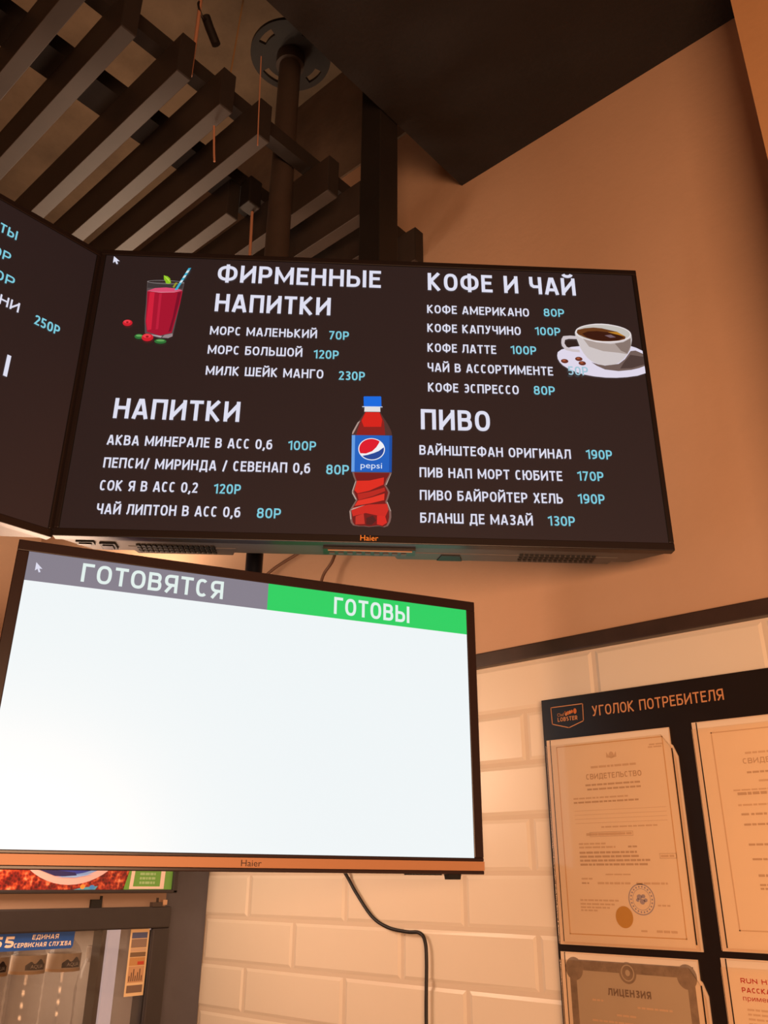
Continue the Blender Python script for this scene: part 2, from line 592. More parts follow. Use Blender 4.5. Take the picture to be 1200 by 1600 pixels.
# ------------------------------------------------------------------ TV pole mount
PX, PY = -1.04, 0.845
mount = thing('ceiling_pole_mount', 'round steel ceiling pole with a big slotted disc carrying the screens', 'pole mount', W(PX, PY, 0.12))
b0 = 0.12
MB().lathe([(0.0237, 0.72 - b0), (0.0237, 1.69 - b0)], METALB, n=28).build('upper_tube', mount, smooth=True)
MB().lathe([(0.0144, 0.0), (0.0144, 0.80 - b0)], mat('dark_tube', (22, 26, 36), 0.3, metal=0.5), n=24).build('lower_tube', mount, smooth=True)
MB().lathe([(0.029, 0.70 - b0), (0.029, 0.76 - b0)], METALB, n=28).build('collar', mount, smooth=True)
MB().lathe([(0.004, 1.69 - b0), (0.004, CONC - b0)], METALB, n=10).build('threaded_rod', mount, smooth=True)
DISCM = mat('disc_steel', (40, 34, 31), 0.5, noise=(20, 0.2))
# disc with curved slots: hub + rim + four spokes
fl = MB()
N = 64
z0, z1 = 1.686 - b0, 1.694 - b0
Ri, Rs0, Rs1, Ro = 0.012, 0.060, 0.076, 0.089


def sector(r0, r1, a0, a1, n=8):
    v, f = [], []
    for k in range(n + 1):
        t = a0 + (a1 - a0) * k / n
        for r, z in ((r0, z0), (r1, z0), (r1, z1), (r0, z1)):
            v.append((r * math.cos(t), r * math.sin(t), z))
    for k in range(n):
        o = 4 * k
        for q in range(4):
            f.append((o + q, o + 4 + q, o + 4 + (q + 1) % 4, o + (q + 1) % 4))
    f += [(0, 1, 2, 3), (4 * n + 3, 4 * n + 2, 4 * n + 1, 4 * n)]
    fl.add(v, f, DISCM)


sector(Ri, Rs0, 0, 2 * math.pi, 48)
sector(Rs1, Ro, 0, 2 * math.pi, 48)
for k in range(4):
    a = math.radians(42 + 90 * k)
    sector(Rs0, Rs1, a - 0.5, a + 0.5)
fl.build('ceiling_disc', mount)
MB().lathe([(0.031, 1.655 - b0), (0.031, 1.686 - b0)], METALB, n=28).build('flange_neck', mount, smooth=True)


def arm(zc, heading, length, h=0.05):
    a = MB()
    back = Vector((-math.sin(heading), math.cos(heading), 0))
    side = Vector((math.cos(heading), math.sin(heading), 0))
    p0 = -back * 0.018
    p1 = -back * length
    z = zc - b0
    v = []
    for zz in (z - h / 2, z + h / 2):
        for p, s in ((p0, -1), (p0, 1), (p1, 1), (p1, -1)):
            q = p + side * 0.02 * s
            v.append((q.x, q.y, zz))
    a.hexa(v, METALB)
    q = p1
    v = []
    for zz in (z - 0.10, z + 0.10):
        for t, s in ((0.0, -1), (0.0, 1), (0.006, 1), (0.006, -1)):
            w = q + back * t + side * 0.10 * s
            v.append((w.x, w.y, zz))
    a.hexa(v, METALB)
    return a.build('bracket_arm', mount)


HU = 0.7750174310887417
HL = 1.1225819723804624
arm(0.735, HU, 0.085)
arm(0.215, HL, 0.033)

# ------------------------------------------------------------------ screen colours
E_WHITE = mat('screen_white_text', (18, 18, 20), 0.25, emit=(222, 222, 240))
E_CYAN = mat('screen_cyan_text', (12, 18, 20), 0.25, emit=(126, 204, 222))
E_PALE = mat('screen_pale_text', (20, 22, 24), 0.25, emit=(158, 196, 212))
E_ORANGE = mat('logo_orange', (240, 140, 50), 0.4, emit=(200, 110, 40), estr=0.6)


def ecol(r, g, b):
    return mat('screen_%d_%d_%d' % (r, g, b), (14, 14, 14), 0.25, emit=(r, g, b))


TVW, TVH = 0.92, 0.5241
# text, left, right, baseline, capital height, colour (metres from the bottom centre of the TV)
MENU = [
 ('ФИРМЕННЫЕ', -0.2615, 0.0144, 0.4651, 0.0357, 0), ('НАПИТКИ', -0.2605, -0.0693, 0.4048, 0.0357, 0),
 ('МОРС МАЛЕНЬКИЙ', -0.2642, -0.0898, 0.3584, 0.0165, 0), ('70Р', -0.0699, -0.0374, 0.3573, 0.0164, 1),
 ('МОРС БОЛЬШОЙ', -0.2645, -0.1122, 0.3213, 0.0165, 0), ('120Р', -0.0935, -0.0531, 0.3192, 0.0164, 1),
 ('МИЛК ШЕЙК МАНГО', -0.2641, -0.0767, 0.2813, 0.0167, 0), ('230Р', -0.0521, -0.0099, 0.2801, 0.0164, 1),
 ('КОФЕ И ЧАЙ', 0.0945, 0.3492, 0.4645, 0.0362, 0), ('КОФЕ АМЕРИКАНО', 0.0926, 0.2654, 0.4170, 0.0165, 0),
 ('80Р', 0.2906, 0.3255, 0.4189, 0.0160, 1), ('КОФЕ КАПУЧИНО', 0.0924, 0.2490, 0.3789, 0.0165, 0),
 ('100Р', 0.2733, 0.3159, 0.3804, 0.0160, 1), ('КОФЕ ЛАТТЕ', 0.0921, 0.2058, 0.3397, 0.0165, 0),
 ('100Р', 0.2302, 0.2727, 0.3409, 0.0163, 1), ('ЧАЙ В АССОРТИМЕНТЕ', 0.0918, 0.2977, 0.3016, 0.0166, 0),
 ('50Р', 0.3225, 0.3554, 0.3029, 0.0165, 2), ('КОФЕ ЭСПРЕССО', 0.0918, 0.2390, 0.2636, 0.0165, 0),
 ('80Р', 0.2636, 0.2980, 0.2644, 0.0163, 1),
 ('НАПИТКИ', -0.3989, -0.2046, 0.1972, 0.0361, 0), ('АКВА МИНЕРАЛЕ В АСС 0,6', -0.4020, -0.1507, 0.1506, 0.0171, 0),
 ('100Р', -0.1262, -0.0834, 0.1508, 0.0160, 1), ('ПЕПСИ/ МИРИНДА / СЕВЕНАП 0,6', -0.4021, -0.0908, 0.1117, 0.0172, 0),
 ('80Р', -0.0663, -0.0317, 0.1110, 0.0164, 1), ('СОК Я В АСС 0,2', -0.4023, -0.2577, 0.0738, 0.0170, 0),
 ('120Р', -0.2333, -0.1933, 0.0736, 0.0160, 1), ('ЧАЙ ЛИПТОН В АСС 0,6', -0.4016, -0.1911, 0.0356, 0.0168, 0),
 ('80Р', -0.1666, -0.1312, 0.0356, 0.0162, 1), ('ПИВО', 0.0797, 0.1895, 0.1941, 0.0366, 0),
 ('ВАЙНШТЕФАН ОРИГИНАЛ', 0.0768, 0.3145, 0.1493, 0.0166, 0), ('190Р', 0.3390, 0.3801, 0.1503, 0.0163, 1),
 ('ПИВ НАП МОРТ СЮБИТЕ', 0.0766, 0.2979, 0.1106, 0.0167, 0), ('170Р', 0.3219, 0.3627, 0.1122, 0.0160, 1),
 ('ПИВО БАЙРОЙТЕР ХЕЛЬ', 0.0766, 0.2958, 0.0722, 0.0166, 0), ('190Р', 0.3195, 0.3607, 0.0733, 0.0162, 1),
 ('БЛАНШ ДЕ МАЗАЙ', 0.0768, 0.2471, 0.0348, 0.0164, 0), ('130Р', 0.2704, 0.3114, 0.0354, 0.0158, 1)]
# texts visible on the other menu screen
MENU_L = [('КТЫ', 0.2790, 0.3197, 0.4562, 0.0168, 1), ('0Р', 0.2905, 0.3175, 0.4115, 0.0166, 1), ('0Р', 0.3000, 0.3309, 0.3725, 0.0170, 1), ('ИНИ', 0.2985, 0.3459, 0.3335, 0.0172, 0), ('250Р', 0.3719, 0.4134, 0.3280, 0.0172, 1), ('Ы', 0.3055, 0.3495, 0.2208, 0.0362, 0)]


def menu_tv(name, label, loc, heading, texts, pictures):
    t = thing(name, label, 'television', loc, heading, 'dark menu screens')
    w, h = TVW / 2, TVH
    fr = MB()
    # bezel: four bars around the screen, 16 mm deep
    bt, bs = 0.0105, 0.0075
    d = 0.016
    fr.box((-w, 0, h - bt), (w, d, h), BEZEL)
    fr.box((-w, 0, 0), (w, d, 0.0125), BEZEL)
    fr.box((-w, 0, 0.0125), (-w + bs, d, h - bt), BEZEL)
    fr.box((w - bs, 0, 0.0125), (w, d, h - bt), BEZEL)
    fr.build('bezel', t, bevel=0.0012)
    # back housing: thick towards the bottom, tapering to the top and the ends
    bk = MB()
    bk.hexa([(-w + 0.004, d, 0.002), (w - 0.004, d, 0.002), (w - 0.052, 0.060, 0.002), (-w + 0.045, 0.060, 0.002),
             (-w + 0.004, d, h - 0.003), (w - 0.004, d, h - 0.003), (w - 0.06, 0.034, h - 0.02), (-w + 0.06, 0.034, h - 0.02)], TVBACK)
    # two speaker bulges at the lower corners
    for a, b in ((-0.36, -0.198), (0.036, 0.385)):
        bk.hexa([(a, 0.040, 0.001), (b, 0.040, 0.001), (b - 0.008, 0.0685, 0.001), (a + 0.01, 0.0685, 0.001),
                 (a, 0.040, 0.15), (b, 0.040, 0.15), (b - 0.02, 0.060, 0.14), (a + 0.02, 0.060, 0.14)], TVBACK)
    bk.build('back_housing', t, bevel=0.001)
    # speaker grilles seen from below: slanted slots
    for x0, x1, y0, y1 in ((-0.346, -0.228, 0.030, 0.060), (0.232, 0.352, 0.034, 0.062)):
        g = MB()
        n = 15
        for r in range(3):
            ya = y0 + (y1 - y0) * r / 3 + 0.0012
            yb = y0 + (y1 - y0) * (r + 1) / 3 - 0.0012
            for k in range(n):
                xa = x0 + (x1 - x0) * k / n
                xb = xa + (x1 - x0) / n * 0.62
                g.hexa([(xa, ya, -0.0006), (xb, ya, -0.0006), (xb + 0.002, yb, -0.0006), (xa + 0.002, yb, -0.0006),
                        (xa, ya, 0.0025), (xb, ya, 0.0025), (xb + 0.002, yb, 0.0025), (xa + 0.002, yb, 0.0025)], SEAM)
        g.build('speaker_grille', t)
    # sockets, recess, control strip
    for x0, x1, y0, y1 in ((-0.432, -0.406, 0.021, 0.034), (-0.399, -0.376, 0.027, 0.050)):
        MB().box((x0, y0, -0.0012), (x1, y1, 0.004), SEAM).box((x0 + 0.004, y0 + 0.004, -0.003), (x1 - 0.004, y1 - 0.004, 0.002), BEZEL).build('socket', t)
    MB().hexa([(0.113, 0.044, -0.0008), (0.141, 0.044, -0.0008), (0.147, 0.066, -0.0008), (0.108, 0.066, -0.0008),
               (0.113, 0.044, 0.004), (0.141, 0.044, 0.004), (0.147, 0.066, 0.004), (0.108, 0.066, 0.004)], SEAM).build('recess', t)
    cs = MB()
    cs.box((-0.067, 0.017, -0.004), (0.071, 0.040, 0.003), BEZEL)
    cs.box((-0.060, 0.020, -0.0052), (0.066, 0.0225, -0.003), BRASSY)
    for k in range(9):
        x = -0.058 + 0.0135 * k
        cs.box((x, 0.0300, -0.0055), (x + 0.008, 0.0375, -0.003), TVBACK)
    cs.build('control_strip', t)
    # the panel itself
    sc = MB()
    sc.box((-w + bs, 0.0012, 0.0125), (w - bs, 0.010, h - bt), SCREEN)
    so = sc.build('screen', t)
    sm = MB()
    x0, x1, z0_, z1_ = -w + bs, w - bs, 0.0125, h - bt
    e = 0.0012
    for a in ((x0, z1_ - e, x1, z1_), (x0, z0_, x0 + e, z1_), (x1 - e, z0_, x1, z1_)):
        sm.rect(*a, -0.0008, SEAM)
    sm.build('seam', t)
    cm = {0: E_WHITE, 1: E_CYAN, 2: E_PALE}
    for body, a, b, base, cap, c in texts:
        nm = 'price' if c else ('heading' if cap > 0.03 else 'menu_line')
        caps_obj(nm, so, body, a, b, base, cap, 0.0 if c != 2 else 0.0016, cm[c], 0.165 if cap > 0.03 else 0.155)
    text_obj('logo', t, 'Haier', -0.0123, 0.0142, 0.0036, 0.0085, 0.0004, E_ORANGE, bold=0.0)
    if pictures:
        screen_pictures(so)
    return t


def cursor(parent, x, z, s, depth):
    m = MB()
    pts = [(0, 0), (0, -0.80), (0.19, -0.62), (0.33, -0.95), (0.47, -0.89), (0.33, -0.57), (0.58, -0.57)]
    m.flat([(x + p[0] * s * 1.06 + 0.05 * s, z + p[1] * s - 0.05 * s) for p in pts], depth, E_WHITE)
    return m.build('cursor', parent)


def screen_pictures(so):
    cursor(so, -0.4392, 0.5112, 0.0175, 0.0)
    D = [0.0002 * k for k in range(12)]
    # --- tall glass of red fruit drink with straw, leaf and berries
    g = MB()
    g.flat([(-0.3767, .4597), (-0.3153, .4598), (-0.3164, .4425), (-0.3182, .4156), (-0.3234, .352), (-0.3300, .3482), (-0.3447, .3477), (-0.3600, .352), (-0.3686, .3568), (-0.3725, .385), (-0.3735, .4131)], D[0], ecol(86, 74, 74))
    g.flat([(-0.3755, .4590), (-0.3165, .4591), (-0.3172, .4480), (-0.3750, .4470)], D[1], ecol(62, 54, 54))
    g.flat([(-0.3744, .4398), (-0.3165, .4432), (-0.3179, .4184), (-0.3253, .3587), (-0.3441, .3525), (-0.3655, .359), (-0.370, .3786), (-0.3722, .4159)], D[1], ecol(164, 20, 46))
    g.flat([(-0.3700, .4380), (-0.3620, .4384), (-0.3590, .3640), (-0.3650, .3620), (-0.3690, .3800)], D[2], ecol(206, 32, 58))
    g.flat([(-0.3240, .4400), (-0.3185, .4404), (-0.3200, .4180), (-0.3268, .3620), (-0.3310, .3600), (-0.3270, .3900)], D[2], ecol(120, 14, 38))
    g.flat([(-0.3540, .4360), (-0.3500, .4362), (-0.3480, .3650), (-0.3520, .3640)], D[2], ecol(188, 30, 58))
    g.flat([(-0.3744, .4405), (-0.3620, .4468), (-0.3446, .4488), (-0.3260, .4474), (-0.3166, .4440), (-0.3300, .4408), (-0.3520, .4394)], D[3], ecol(216, 78, 112))
    g.flat([(-0.3740, .4400), (-0.3520, .4390), (-0.3300, .4404), (-0.3166, .4436), (-0.3300, .4396), (-0.3520, .4380)], D[4], ecol(240, 160, 180))
    g.ring(-0.346, .4597, 0.0295, 0.0030, 0.0307, 0.0038, D[3], ecol(150, 140, 140), n=30)
    g.flat([(-0.3365, .3540), (-0.3240, .3575), (-0.3236, .3520), (-0.3300, .3482), (-0.3400, .3490)], D[2], ecol(150, 132, 134))
    g.flat([(-0.3600, .3545), (-0.3400, .3515), (-0.3420, .3485), (-0.3590, .3530)], D[3], ecol(176, 160, 164))
    # straw, banded blue and white
    a, b = Vector((-0.3275, .4440)), Vector((-0.3090, .4906))
    dv = (b - a).normalized()
    nn = Vector((-dv.y, dv.x)) * 0.0019
    for k in range(9):
        p, q = a + (b - a) * (k / 9), a + (b - a) * ((k + 1) / 9)
        sk = dv * 0.0012
        g.flat([tuple(p + nn - sk), tuple(p - nn + sk), tuple(q - nn + sk), tuple(q + nn - sk)], D[5], ecol(60, 172, 204) if k % 2 == 0 or k == 1 else ecol(206, 226, 232))
    g.flat([(-0.3507, .4733), (-0.3440, .4716), (-0.3396, .4673), (-0.3385, .4630), (-0.3370, .4587), (-0.3400, .4560), (-0.3454, .4569), (-0.3470, .4620), (-0.3495, .4650)], D[5], ecol(138, 190, 34))
    g.flat([(-0.3507, .4733), (-0.3420, .4660), (-0.3380, .4580), (-0.3450, .4660)], D[6], ecol(186, 222, 80))
    g.flat([(-0.330, .4590), (-0.3262, .4596), (-0.3310, .4480), (-0.3335, .4500)], D[5], ecol(150, 150, 40))
    for cx, cz, r in ((-0.3983, .3746, 0.0078), (-0.363, .3476, 0.0093)):
        g.disc(cx, cz, r, r * 0.80, D[6], ecol(206, 30, 44), n=24)
        g.disc(cx - r * 0.12, cz + r * 0.28, r * 0.72, r * 0.42, D[7], ecol(236, 62, 72), n=20)
        g.disc(cx - r * 0.05, cz + r * 0.12, r * 0.26, r * 0.22, D[8], ecol(150, 20, 28), n=14)
    for cx, cz, rx, rz in ((-0.3768, .3490, 0.0072, 0.0048), (-0.3417, .3411, 0.0096, 0.0046)):
        g.disc(cx, cz, rx, rz, D[5], ecol(46, 110, 52), n=24)
        g.disc(cx, cz + rz * 0.3, rx * 0.7, rz * 0.4, D[6], ecol(104, 168, 92), n=18)
    g.build('drink_picture', so)
    # --- plastic bottle of cola
    b = MB()
    b.flat([(-0.0088, .222), (0.0152, .2225), (0.0277, .2009), (0.0325, .190), (0.0343, .1814), (-0.0285, .1795), (-0.0275, .186), (-0.020, .2025)], D[0], ecol(84, 52, 48))
    b.flat([(-0.0085, .2218), (0.0148, .2222), (0.0215, .2050), (0.0235, .1815), (-0.0220, .1800), (-0.0165, .2020)], D[1], ecol(140, 34, 30))
    b.flat([(-0.0075, .2218), (0.0140, .2220), (0.0185, .2090), (0.0170, .1960), (-0.0100, .1950), (-0.0140, .2060)], D[2], ecol(214, 36, 28))
    b.flat([(-0.0285, .1815), (-0.0265, .1818), (-0.0160, .2060), (-0.0200, .2025), (-0.0275, .186)], D[3], ecol(176, 150, 142))
    body = [(-0.0268, .1157), (0.0337, .1168), (0.0322, .1120), (0.0288, .1062), (0.0247, .0952), (0.0285, .0890), (0.0313, .083), (0.0290, .0740), (0.0265, .0668), (0.0308, .0590), (0.0332, .0511), (0.0334, .042),
            (0.0319, .0346), (0.0285, .0280), (0.0230, .0258), (0.0160, .0275), (0.0100, .0270), (0.0000, .0256), (-0.0071, .0265), (-0.0150, .0262), (-0.0235, .0275), (-0.0270, .0320), (-0.0282, .0374), (-0.0296, .0508),
            (-0.0250, .0600), (-0.020, .069), (-0.0235, .0760), (-0.0264, .0828), (-0.0240, .0920), (-0.0216, .100), (-0.0250, .1090)]
    b.flat(body, D[0], ecol(128, 92, 84))
    inner = [(x * 0.90 + 0.0003, (z - 0.07) * 0.985 + 0.07) for x, z in body]
    b.flat(inner, D[1], ecol(120, 30, 28))
    b.flat([(-0.0190, .1010), (0.0000, .1020), (0.0220, .1080), (0.0215, .0960), (0.0000, .0850), (-0.0180, .0800), (-0.0225, .0850)], D[2], ecol(222, 46, 34))
    b.flat([(-0.0180, .0790), (0.0000, .0830), (0.0230, .0910), (0.0240, .0850), (0.0050, .0760), (-0.0160, .0690)], D[2], ecol(186, 42, 34))
    b.flat([(-0.0170, .0680), (0.0040, .0740), (0.0230, .0810), (0.0225, .0700), (0.0020, .0640), (-0.0220, .0590)], D[2], ecol(228, 54, 40))
    b.flat([(-0.0245, .0560), (0.0000, .0620), (0.0270, .0640), (0.0290, .0540), (0.0240, .0420), (-0.0050, .0480), (-0.0240, .0420), (-0.0262, .0500)], D[2], ecol(206, 44, 36))
    b.flat([(-0.0200, .0420), (-0.0080, .0470), (-0.0060, .0300), (-0.0200, .0290)], D[3], ecol(196, 52, 42))
    b.flat([(0.0120, .0440), (0.0240, .0440), (0.0270, .0330), (0.0200, .0280), (0.0120, .0300)], D[3], ecol(216, 44, 36))
    b.flat([(-0.0040, .0400), (0.0060, .0440), (0.0110, .0360), (0.0040, .0285), (-0.0040, .0290)], D[3], ecol(84, 34, 32))
    for l in (((-0.0290, .0510), (-0.0240, .0530), (-0.0060, .0610), (-0.0240, .0550)), ((-0.0205, .0690), (-0.0190, .0700), (-0.0260, .0830), (-0.0262, .0800)),
              ((0.0247, .0955), (0.0260, .0950), (0.0335, .1160), (0.0318, .1130)), ((-0.0276, .0370), (-0.0262, .0370), (-0.0278, .0500), (-0.0292, .0505)),
              ((0.0262, .0668), (0.0275, .0672), (0.0330, .0520), (0.0320, .0520)), ((-0.0216, .1000), (-0.0204, .1000), (-0.0250, .0830), (-0.0264, .0828))):
        b.flat(list(l), D[4], ecol(188, 164, 152))
    b.flat([(-0.0286, .1794), (0.0343, .1807), (0.0337, .117), (-0.028, .1158)], D[4], ecol(34, 98, 192))
    b.flat([(-0.0286, .1794), (-0.0235, .1795), (-0.0232, .1159), (-0.028, .1158)], D[5], ecol(104, 158, 226))
    b.flat([(0.0300, .1806), (0.0343, .1807), (0.0337, .117), (0.0296, .1169)], D[5], ecol(24, 78, 164))
    cx, cz, rx, rz = 0.0025, 0.1556, 0.0206, 0.0193
    b.disc(cx, cz, rx, rz, D[5], ecol(240, 240, 246), n=40)
    r2x, r2z = rx * 0.93, rz * 0.93

    def pt(a):
        return (cx + r2x * math.cos(math.radians(a)), cz + r2z * math.sin(math.radians(a)))
    red = [pt(a) for a in range(50, 212, 6)] + [(cx - r2x * 0.45, cz - r2z * 0.44), (cx + r2x * 0.05, cz - r2z * 0.20), (cx + r2x * 0.38, cz + r2z * 0.20), (cx + r2x * 0.56, cz + r2z * 0.55)]
    b.flat(red, D[6], ecol(222, 28, 46))
    blue = [pt(a) for a in range(222, 378, 6)] + [(cx + r2x * 0.86, cz + r2z * 0.10), (cx + r2x * 0.58, cz - r2z * 0.16), (cx + r2x * 0.20, cz - r2z * 0.36), (cx - r2x * 0.30, cz - r2z * 0.56)]
    b.flat(blue, D[6], ecol(40, 72, 150))
    add_text(b, 'pepsi', -0.0140, 0.0189, 0.1226, 0.0098, D[6], ecol(220, 232, 248), bold=0.0)
    b.flat([(-0.0099, .2223), (0.0155, .2229), (0.0152, .2315), (-0.0095, .2313)], D[3], ecol(226, 222, 222))
    b.flat([(-0.0133, .2304), (0.0188, .2311), (0.0188, .2325), (-0.0133, .2318)], D[4], ecol(214, 222, 238))
    b.flat([(-0.0114, .2490), (-0.0105, .2500), (0.0155, .2510), (0.0166, .2500), (0.0172, .2325), (-0.0107, .2317)], D[5], ecol(24, 106, 222))
    b.build('bottle_picture', so)
    # --- cup of coffee on a saucer
    c = MB()
    sau = [(0.3071, .341), (0.3085, .3475), (0.3152, .3531), (0.3329, .3589), (0.3600, .3630), (0.3837, .3644), (0.4328, .3648), (0.4420, .3615), (0.4519, .3560), (0.4519, .3122), (0.4380, .3068), (0.4202, .3033), (0.4020, .3014),
           (0.3845, .3011), (0.3660, .3026), (0.3496, .3054), (0.3350, .3100), (0.3223, .3167), (0.3150, .3220), (0.3104, .3278), (0.3075, .3345)]
    c.flat(sau, D[0], ecol(222, 214, 232))
    c.flat([(0.3632, .3299), (0.3740, .3262), (0.3854, .3242), (0.4087, .3284), (0.4200, .3380), (0.4316, .3546), (0.4400, .3560), (0.4519, .3500), (0.4519, .3260), (0.4420, .3215), (0.4289, .3176), (0.4072, .3143), (0.3848, .3165), (0.3720, .3230)], D[1], ecol(112, 92, 86))
    c.flat([(0.4300, .3470), (0.4519, .3440), (0.4519, .3290), (0.4300, .3210), (0.4100, .3190), (0.4180, .3320)], D[2], ecol(78, 60, 56))
    c.flat([(0.3419, .3806), (0.3320, .3812), (0.3201, .3796), (0.3168, .3736), (0.3158, .3660), (0.3165, .3599), (0.3223, .3517), (0.3330, .3490), (0.3457, .3483), (0.345, .3535), (0.3330, .3545), (0.3241, .3585), (0.3210, .3652), (0.3225, .3722), (0.3290, .3745), (0.3428, .3747)], D[2], ecol(206, 194, 198))
    cup = [(0.3403, .3874), (0.3425, .3925), (0.3477, .3972), (0.3560, .4018), (0.3658, .4049), (0.3770, .4070), (0.3879, .4076), (0.3990, .4070), (0.4095, .4051), (0.4190, .4018), (0.4277, .3972), (0.4335, .3925), (0.4365, .3872),
           (0.4362, .3770), (0.4337, .3665), (0.4302, .3560), (0.4251, .3475), (0.4180, .3380), (0.4089, .3301), (0.4020, .3268), (0.3941, .3254), (0.3870, .3246), (0.3798, .3248), (0.3710, .3275), (0.3633, .3316), (0.3570, .3380), (0.3518, .3462), (0.3470, .3570), (0.3438, .3696), (0.3410, .3800)]
    c.flat(cup, D[3], ecol(206, 196, 196))
    c.flat([(0.3530, .3760), (0.3760, .3690), (0.3990, .3670), (0.4200, .3710), (0.4340, .3800), (0.4337, .3665), (0.4302, .3560), (0.4251, .3475), (0.4100, .3500), (0.3850, .3520), (0.3620, .3600)], D[4], ecol(172, 156, 150))
    c.flat([(0.4060, .3680), (0.4210, .3716), (0.4345, .3800), (0.4325, .3640), (0.4251, .3490), (0.4150, .3540)], D[5], ecol(134, 116, 108))
    c.ring(0.3884, 0.3880, 0.0455, 0.0168, 0.0474, 0.0186, D[6], ecol(232, 222, 224), n=44)
    c.disc(0.3884, 0.3880, 0.0458, 0.0170, D[5] + 0.0001, ecol(196, 190, 184), n=44)
    c.flat([(0.3432, .3872), (0.3450, .3925), (0.3576, .3965), (0.3730, .3985), (0.3868, .3975), (0.4124, .3915), (0.4259, .3817), (0.4240, .3772), (0.4140, .3738), (0.3988, .3718), (0.3860, .3714), (0.3702, .3730), (0.3560, .3780), (0.3460, .3830)], D[7], ecol(104, 58, 26))
    c.flat([(0.3520, .3850), (0.3620, .3900), (0.3780, .3915), (0.3940, .3900), (0.4130, .3860), (0.4230, .3800), (0.4120, .3742), (0.3960, .3722), (0.3760, .3728), (0.3600, .3776)], D[8], ecol(58, 24, 14))
    c.flat([(0.3960, .3900), (0.4124, .3908), (0.4250, .3825), (0.4180, .3840), (0.4060, .3870)], D[9], ecol(190, 130, 40))
    c.flat([(0.3900, .3830), (0.4010, .3850), (0.4090, .3800), (0.3990, .3786)], D[9], ecol(120, 96, 104))
    for x, z, r in ((0.3184, .3298, 0), (0.3425, .3350, 1), (0.3475, .3268, 2)):
        c.disc(x, z, 0.0062, 0.0042, D[4], ecol(104, 46, 32), n=20)
        c.disc(x - 0.001, z + 0.001, 0.0030, 0.0016, D[5], ecol(168, 86, 56), n=14)
    c.build('coffee_picture', so)


PU = (-1.1166317, 0.53011631, 0.98163108)
menu_tv('menu_television', 'dark menu screen with the red drink, cola bottle and coffee cup pictures',
        W(PU[0] + math.cos(HU) * TVW / 2, PU[1] + math.sin(HU) * TVW / 2, PU[2] - TVH), HU, MENU, True)
menu_tv('menu_television', 'dark menu screen at the left edge, mostly empty, angled to face the tiled wall corner',
        W(-1.1205, 0.5335 - TVW / 2, 0.980 - TVH), math.pi / 2, MENU_L, False)

# pole of the other menu screen
m2 = thing('ceiling_pole_mount', 'steel ceiling pole behind the menu screen at the left edge', 'pole mount', W(-1.26, 0.0, 0.5))
MB().lathe([(0.02, 0.0), (0.02, CONC - 0.5)], METALB, n=24).build('upper_tube', m2, smooth=True)
MB().lathe([(0.07, CONC - 0.508), (0.07, CONC - 0.5)], METALB, n=32).build('ceiling_disc', m2)
MB().box((0.015, -0.02, 0.20), (0.075, 0.02, 0.25), METALB).box((0.067, -0.1, 0.12), (0.075, 0.1, 0.33), METALB).build('bracket_arm', m2)

# ------------------------------------------------------------------ order television
PL = (-1.11988822, 0.48624945, 0.43944167)
LW, LH = 0.725, 0.42854
ot = thing('order_television', 'bright white order screen with grey and green header bars', 'television',
           W(PL[0] + math.cos(HL) * LW / 2, PL[1] + math.sin(HL) * LW / 2, PL[2] - LH), HL)
w, h = LW / 2, LH
LB = mat('order_bezel', (54, 38, 36), 0.3)
fr = MB()
fr.box((-w, 0, 0.4125), (w, 0.02, h), LB)
fr.box((-w, 0, 0.0180), (w, 0.02, 0.0230), LB)
fr.box((-w, 0, 0.0230), (-0.3465, 0.02, 0.4125), LB)
fr.box((0.3465, 0, 0.0230), (w, 0.02, 0.4125), LB)
fr.box((-w, 0, 0.0), (w, 0.02, 0.0052), LB)
fr.build('bezel', ot, bevel=0.0012)
MB().box((-w, -0.001, 0.0052), (w, 0.02, 0.0180), BRASSY).build('copper_strip', ot)
MB().hexa([(-w + 0.004, 0.02, 0.003), (w - 0.004, 0.02, 0.003), (w - 0.06, 0.055, 0.02), (-w + 0.06, 0.055, 0.02),
           (-w + 0.004, 0.02, h - 0.003), (w - 0.004, 0.02, h - 0.003), (w - 0.08, 0.035, h - 0.05), (-w + 0.08, 0.035, h - 0.05)], mat('order_back', (40, 34, 32), 0.5)).build('back_housing', ot, bevel=0.001)
MB().hexa([(0.3045, 0.002, -0.0072), (0.3225, 0.002, -0.0072), (0.3225, 0.018, -0.0072), (0.3045, 0.018, -0.0072),
           (0.3030, 0.002, 0.0005), (0.3242, 0.002, 0.0005), (0.3242, 0.018, 0.0005), (0.3030, 0.018, 0.0005)], SEAM).build('sensor', ot)
gs = MB()
for k in range(11):
    gs.box((0.235 + k * 0.0055, 0.004, -0.0015), (0.2378 + k * 0.0055, 0.012, 0.001), SEAM)
gs.build('vent', ot)
WHITE = mat('lit_white_screen', (30, 30, 30), 0.3, emit=(240, 247, 249), estr=0.98)
so = MB().box((-0.3465, 0.0014, 0.0230), (0.3465, 0.012, 0.4125), WHITE).build('screen', ot)
MB().rect(-0.3465, 0.3702, 0.0010, 0.4125, -0.0011, ecol(134, 128, 140)).build('grey_bar', so)
MB().rect(0.0010, 0.3702, 0.3465, 0.4125, -0.0011, ecol(48, 208, 100)).build('green_bar', so)
E_T = mat('screen_header_text', (20, 20, 20), 0.25, emit=(226, 240, 236))
caps_obj('heading', so, 'ГОТОВЯТСЯ', -0.2731, -0.0686, 0.3779, 0.0278, -0.0007, E_T, 0.165)
caps_obj('heading', so, 'ГОТОВЫ', 0.1094, 0.2407, 0.3772, 0.0280, -0.0007, E_T, 0.165)
cursor(so, -0.3358, 0.3985, 0.0152, -0.0006)
text_obj('logo', ot, 'Haier', -0.0129, 0.0156, 0.0072, 0.0080, 0.0014, mat('logo_dark', (70, 40, 24), 0.5), bold=0.0)

